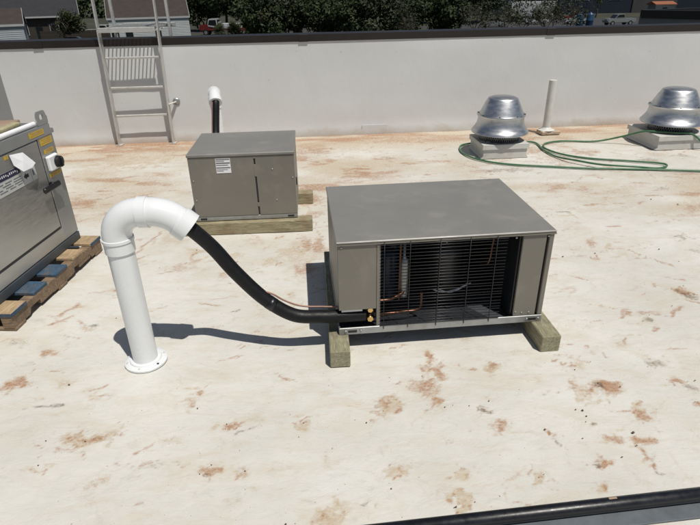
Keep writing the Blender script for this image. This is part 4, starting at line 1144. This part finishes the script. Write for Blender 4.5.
vehicle('parked_car', 'red pickup partly hidden by bushes right of the work truck', (-16.6, 101.5), R(8), 'red_paint', 'pickup', 'pickup')
vehicle('parked_car', 'white pickup parked beside the dark flat-roofed building', (48.8, 104.0), R(188), 'silver_paint', 'pickup', 'pickup')
vehicle('parked_car', 'white car in the lot left of the white pickup', (43.6, 110.0), R(172), 'white_paint', 'car')
vehicle('parked_car', 'red car far back in the lot before the navy building', (47.0, 120.0), R(180), 'red_paint', 'car')
vehicle('parked_car', 'white car behind the bare trees in the lot', (36.5, 112.0), R(4), 'white_paint', 'car')
vehicle('parked_car', 'silver car behind the bare trees nearest the dense hedge', (27.0, 106.0), R(2), 'silver_paint', 'car')
vehicle('parked_car', 'small white car above the dark flat roof at right', (64.0, 121.0), R(175), 'white_paint', 'car')

def trailer(label, loc, rz, ln, mat):
    V = thing('box_trailer', label, 'trailer', (loc[0], loc[1], GZ + 0.01), rz)
    bm = bmesh.new(); add_box(bm, (0, 0, 2.35), (ln, 2.5, 2.7), 0, 0.05); bd = obj('box', bm, mat, V)
    for k in range(int(ln / 0.6)):
        bx('rib', (-ln / 2 + 0.3 + k * 0.6, -1.275, 1.1), (-ln / 2 + 0.34 + k * 0.6, -1.2505, 3.6), mat, bd)
    bx('chassis', (-ln / 2 + 0.3, -0.5, 0.75), (ln / 2 - 0.2, 0.5, 0.999), 'black', V)
    for x in (-ln / 2 + 1.2, -ln / 2 + 2.3):
        for s in (-1, 1):
            bm = bmesh.new(); add_tube(bm, [(x, s * 0.9, 0.5), (x, s * 1.2, 0.5)], 0.5, 18); obj('wheel', bm, 'black', V, 40)
    bx('landing_leg', (ln / 2 - 2.0, -0.9, 0.0), (ln / 2 - 1.85, -0.75, 0.9985), 'galv', V)
    bx('landing_leg', (ln / 2 - 2.0, 0.75, 0.0), (ln / 2 - 1.85, 0.9, 0.9985), 'galv', V)
trailer('white box trailer seen through the bare trees', (38.5, 122.0), 0.03, 9.0, 'white_paint')
trailer('white trailer peeping out above the hedge trees', (-18.6, 150.0), 0.0, 5.2, 'white_paint')
for i, (x, y) in enumerate(((40.4, 100.5), (42.3, 101.0))):
    bm = bmesh.new(); add_lathe(bm, [(0, 0), (0.55, 0), (0.6, 0.2), (0.6, 1.0), (0.63, 1.05), (0.6, 1.1), (0.6, 1.9), (0.5, 2.15), (0.15, 2.25), (0.15, 2.35), (0, 2.35)], 20)
    o = obj('water_tank', bm, 'blue_paint'); o.location = (x, y, GZ + 0.005)
    tag(o, ('left' if i == 0 else 'right') + ' one of two blue plastic tanks behind the bare trees', 'tank', 'blue tanks in the lot')

# flat-roofed dark building at the right, navy building behind
FB = thing('flat_roofed_building', 'dark flat-roofed building with a black roof edge at the right', 'building', (30.7, 61.0, GZ), 0.0)
q = [(0, 0), (9.5, -12.5), (34, -9), (26, 10)]
hB = 3.55
bm = bmesh.new(); add_prism(bm, q, 0, hB, 'z'); obj('wall', bm, simple('grey_block_wall', (0.22, 0.22, 0.225), 0.8, 0, 0.1, 0.8), FB)
bm = bmesh.new(); add_prism(bm, [(0.4, 0.1), (9.7, -12.0), (33.5, -8.7), (25.8, 9.6)], hB + 0.001, hB + 0.05, 'z'); obj('roof', bm, 'roof_dark', FB)
for a, b in zip(q, q[1:] + q[:1]):
    a = Vector((a[0], a[1], hB + 0.2)); b = Vector((b[0], b[1], hB + 0.2)); dd = b - a
    bm = bmesh.new(); add_box(bm, (a + b) / 2, (dd.length - 0.42, 0.4, 0.75), math.atan2(dd.y, dd.x), 0.02); obj('roof_edge', bm, 'black', FB)
for k in range(5):
    a = Vector(q[0]).lerp(Vector(q[1]), 0.12 + 0.19 * k)
    bm = bmesh.new(); add_box(bm, (a.x, a.y, 1.9), (1.3, 0.12, 1.3), math.atan2(-12.5, 9.5), 0.02); obj('window', bm, 'dark_glass', FB)

NB = thing('navy_building', 'long navy-clad building along the far side of the lot', 'building', (75.0, 150.0, GZ), -0.04)
bx('wall', (-52, 0, 0), (70, 18, 9.5), 'navy_wall', NB)
bx('roof_edge', (-52.3, -0.3, 9.5005), (70.3, 18.3, 9.9), 'coping', NB)
for k in range(14):
    x = -48 + k * 8.0
    wv = bx('window', (x, -0.08, 3.0), (x + 3.0, -0.002, 4.6), 'trim', NB); bx('pane', (x + 0.12, -0.12, 3.12), (x + 2.88, -0.0805, 4.48), 'dark_glass', wv)
bx('grey_panel', (-2.0, -0.25, 0.0), (9.0, -0.13, 8.0), 'roof_dark', NB)
SH = thing('shed', 'small shed with a rusty orange roof above the dark flat roof', 'shed', (66.5, 124.0, GZ), 0.05)
bx('wall', (-2.0, -1.5, 0), (2.0, 1.5, 2.6), 'silver_paint', SH)
bm = bmesh.new(); add_prism(bm, [(-1.8, 2.6), (1.8, 2.6), (1.8, 2.75), (0, 3.25), (-1.8, 2.75)], -2.3, 2.3, 'x'); obj('roof', bm, 'orange_roof', SH)
bx('door', (-0.5, -1.56, 0.05), (0.5, -1.502, 2.1), 'dark_glass', SH)

# ------------------------------------------------------------------ trees
def crown_mesh(name, mat, rx, rz, n, seed, size, hollow=0.35):
    r = random.Random(seed)
    lobes = []
    for k in range(26):
        a = r.uniform(0, 6.28); el = r.uniform(-0.9, 1.35); q = r.uniform(0.35, 0.86)
        lobes.append((Vector((math.cos(a) * math.cos(el) * rx * q, math.sin(a) * math.cos(el) * rx * q, math.sin(el) * rz * q)), r.uniform(0.26, 0.44) * rx, r.uniform(0.6, 1.0)))
    V, Fc = [], []
    tot = sum(l[2] for l in lobes)
    for c, rad, wgt in lobes:
        for i in range(int(n * wgt / tot)):
            dv = Vector((r.gauss(0, 1), r.gauss(0, 1), r.gauss(0, 1))).normalized()
            p = c + dv * rad * (1 - hollow * r.random() ** 2) * r.uniform(0.75, 1.12)
            nrm = (dv + Vector((r.gauss(0, 0.6), r.gauss(0, 0.6), r.gauss(0.35, 0.6)))).normalized()
            u = nrm.orthogonal().normalized(); w_ = nrm.cross(u); an = r.uniform(0, 6.28)
            u, w_ = u * math.cos(an) + w_ * math.sin(an), w_ * math.cos(an) - u * math.sin(an)
            s = size * r.uniform(0.55, 1.25); b = len(V)
            V += [p - u * s, p + w_ * s * 0.5 - nrm * s * 0.12, p + u * s, p - w_ * s * 0.5 - nrm * s * 0.12]
            Fc.append((b, b + 1, b + 2, b + 3))
    me = bpy.data.meshes.new(name); me.from_pydata(V, [], Fc); me.materials.append(MT[mat]); return me

def limbs_mesh(name, h, r0, seed, levels=3, spread=0.55, up=0.5, kids=4, n=6):
    r = random.Random(seed)
    bm = bmesh.new()
    def grow(p, dv, ln, rad, lv):
        pts = [p]; q = p.copy(); dd = dv.copy()
        for k in range(4):
            dd = (dd + Vector((r.gauss(0, 0.14), r.gauss(0, 0.14), r.gauss(0.05, 0.08)))).normalized()
            q = q + dd * ln / 4; pts.append(q.copy())
        add_tube(bm, pts, [rad * (1 - 0.16 * i) for i in range(5)], n if lv == levels else 4, False)
        if lv > 0:
            for j in range(kids):
                k = r.choice((2, 3, 3, 4, 4)); a = r.uniform(0, 6.28)
                nd = (dd * up + Vector((math.cos(a), math.sin(a), r.uniform(0.0, 0.7))) * spread).normalized()
                grow(pts[k], nd, ln * r.uniform(0.5, 0.72), rad * 0.5, lv - 1)
    grow(Vector((0, 0, -0.1)), Vector((0, 0, 1)), h, r0, levels)
    me = bpy.data.meshes.new(name); bm.to_mesh(me); bm.free(); me.materials.append(MT['bark']); return me

crowns = [crown_mesh('crown_a', 'leaf', 3.2, 2.9, 5200, 1, 0.26), crown_mesh('crown_b', 'leaf3', 3.0, 3.2, 4600, 2, 0.24), crown_mesh('crown_c', 'leaf', 3.6, 3.0, 5200, 3, 0.28), crown_mesh('crown_d', 'leaf2', 2.0, 1.8, 3000, 4, 0.17)]
trunks = [limbs_mesh('limbs_a', 3.4, 0.24, 5), limbs_mesh('limbs_b', 3.2, 0.2, 6), limbs_mesh('limbs_c', 3.6, 0.26, 7)]
ORD = ['first', 'second', 'third', 'fourth', 'fifth', 'sixth', 'seventh', 'eighth', 'ninth', 'tenth', 'eleventh', 'twelfth', 'thirteenth', 'fourteenth', 'fifteenth', 'sixteenth', 'seventeenth', 'eighteenth', 'nineteenth', 'twentieth']
def tree(x, y, k, s, zc_, rz, label, group, name='tree', cat='tree', tr=True):
    T = thing(name, label, cat, (x, y, GZ), rz, group)
    if tr:
        t = bpy.data.objects.new('trunk', trunks[k % 3]); C.objects.link(t); t.parent = T; t.scale = (s, s, s * zc_ / 5.0)
    c = bpy.data.objects.new('crown', crowns[k]); C.objects.link(c); c.parent = T; c.location = (0, 0, zc_); c.scale = (s, s, s)
    return T
rt = random.Random(21)
x = -10.8
i = 0
while x < 16 and i < 12:         # the near row of dense trees
    tree(x, 76 + rt.uniform(-5, 6), rt.choice((0, 1, 2, 0)), rt.uniform(0.82, 1.05), rt.uniform(3.2, 4.3), rt.uniform(0, 6.28), 'dense dark tree beyond the parapet, %s from the white-sided house in the front row' % ORD[i], 'dense trees beyond the parapet')
    x += rt.uniform(2.2, 3.2); i += 1
x = -24.0; i = 0
while x < 34 and i < 12:         # a taller row behind
    tree(x, 118 + rt.uniform(-4, 5), rt.choice((0, 2, 1)), rt.uniform(1.3, 1.6), rt.uniform(5.0, 6.0), rt.uniform(0, 6.28), 'tall dark tree in the back row, %s from the white-sided house' % ORD[i], 'tall trees in the back row')
    x += rt.uniform(4.0, 5.4); i += 1
for j, (x, y, s) in enumerate(((-42.0, 117, 1.5), (-36.5, 112, 1.3), (-31.0, 108, 1.3), (-26.0, 110, 1.5))):
    tree(x, y, (0, 2, 1, 0)[j], s, 5.2, j * 1.3, 'dark tree behind the ladder and the white-sided house, %s from the left' % ORD[j], 'trees behind the white-sided house')
tree(-35.9, 76.3, 3, 0.88, 3.15, 0.4, 'olive green bush beside the black car left of the ladder', None, 'bush', 'bush')
for j, (x, y, s, k) in enumerate(((-17.6, 92.0, 0.85, 3), (-15.0, 93.0, 0.9, 3), (-13.2, 90.0, 0.95, 1), (-19.6, 91.0, 0.7, 3))):
    tree(x, y, k, s * 0.72, 1.3, j * 0.9, 'low bush in front of the parked trucks, %s' % ('second from the house', 'third from the house', 'nearest the dense trees', 'nearest the house')[j], 'bushes before the trucks', 'bush', 'bush', False)
MTc = crown_mesh('crown_e', 'leaf4', 0.9, 2.4, 1500, 8, 0.16)
crowns.append(MTc)
tree(56.0, 131.0, 4, 1.0, 4.6, 0.0, 'slim bright green tree in front of the navy building', None)
bare = [limbs_mesh('bare_a', 3.0, 0.13, 31, 4, 0.62, 0.6, 4, 5), limbs_mesh('bare_b', 2.7, 0.11, 37, 4, 0.7, 0.5, 4, 5)]
lite = crown_mesh('crown_f', 'leaf3', 2.3, 2.2, 620, 12, 0.15, 0.6)
for j, (x, y) in enumerate(((15.2, 70), (17.6, 73), (19.6, 70), (21.7, 72), (23.8, 70.5), (25.6, 73), (27.3, 71), (7.2, 69))):
    T = thing('bare_tree', ('thin half-bare tree, %s from the left in the row before the lot' % ORD[j]) if j < 7 else 'pale half-bare tree standing before the dense trees', 'tree', (x, y, GZ), j * 1.1, 'half-bare trees before the lot')
    t = bpy.data.objects.new('trunk', bare[j % 2]); C.objects.link(t); t.parent = T; t.scale = (0.95, 0.95, 0.85)
    c = bpy.data.objects.new('crown', lite); C.objects.link(c); c.parent = T; c.location = (0, 0, 3.9)
# far wood closing the view
far = crown_mesh('far_wood', 'leaf', 1.0, 1.0, 10, 3, 0.1)
V, Fc = [], []
r = random.Random(77)
for k in range(26000):
    x = r.uniform(-190, 230); y = 185 + r.uniform(-6, 14); hmax = 10 + 4 * math.sin(x * 0.11) + 3 * math.sin(x * 0.31 + 1)
    z = GZ + hmax * r.random() ** 0.8
    nrm = Vector((r.gauss(0, 0.6), -0.8, r.gauss(0.5, 0.5))).normalized(); u = nrm.orthogonal().normalized(); w_ = nrm.cross(u); s = r.uniform(0.5, 1.1); p = Vector((x, y, z)); b = len(V)
    V += [p - u * s, p + w_ * s * 0.6, p + u * s, p - w_ * s * 0.6]; Fc.append((b, b + 1, b + 2, b + 3))
me = bpy.data.meshes.new('far_wood'); me.from_pydata(V, [], Fc); me.materials.append(MT['leaf'])
fo = bpy.data.objects.new('far_wood', me); C.objects.link(fo); fo['kind'] = 'stuff'; fo['label'] = 'dark band of woods far beyond the houses and the lot'; fo['category'] = 'woods'
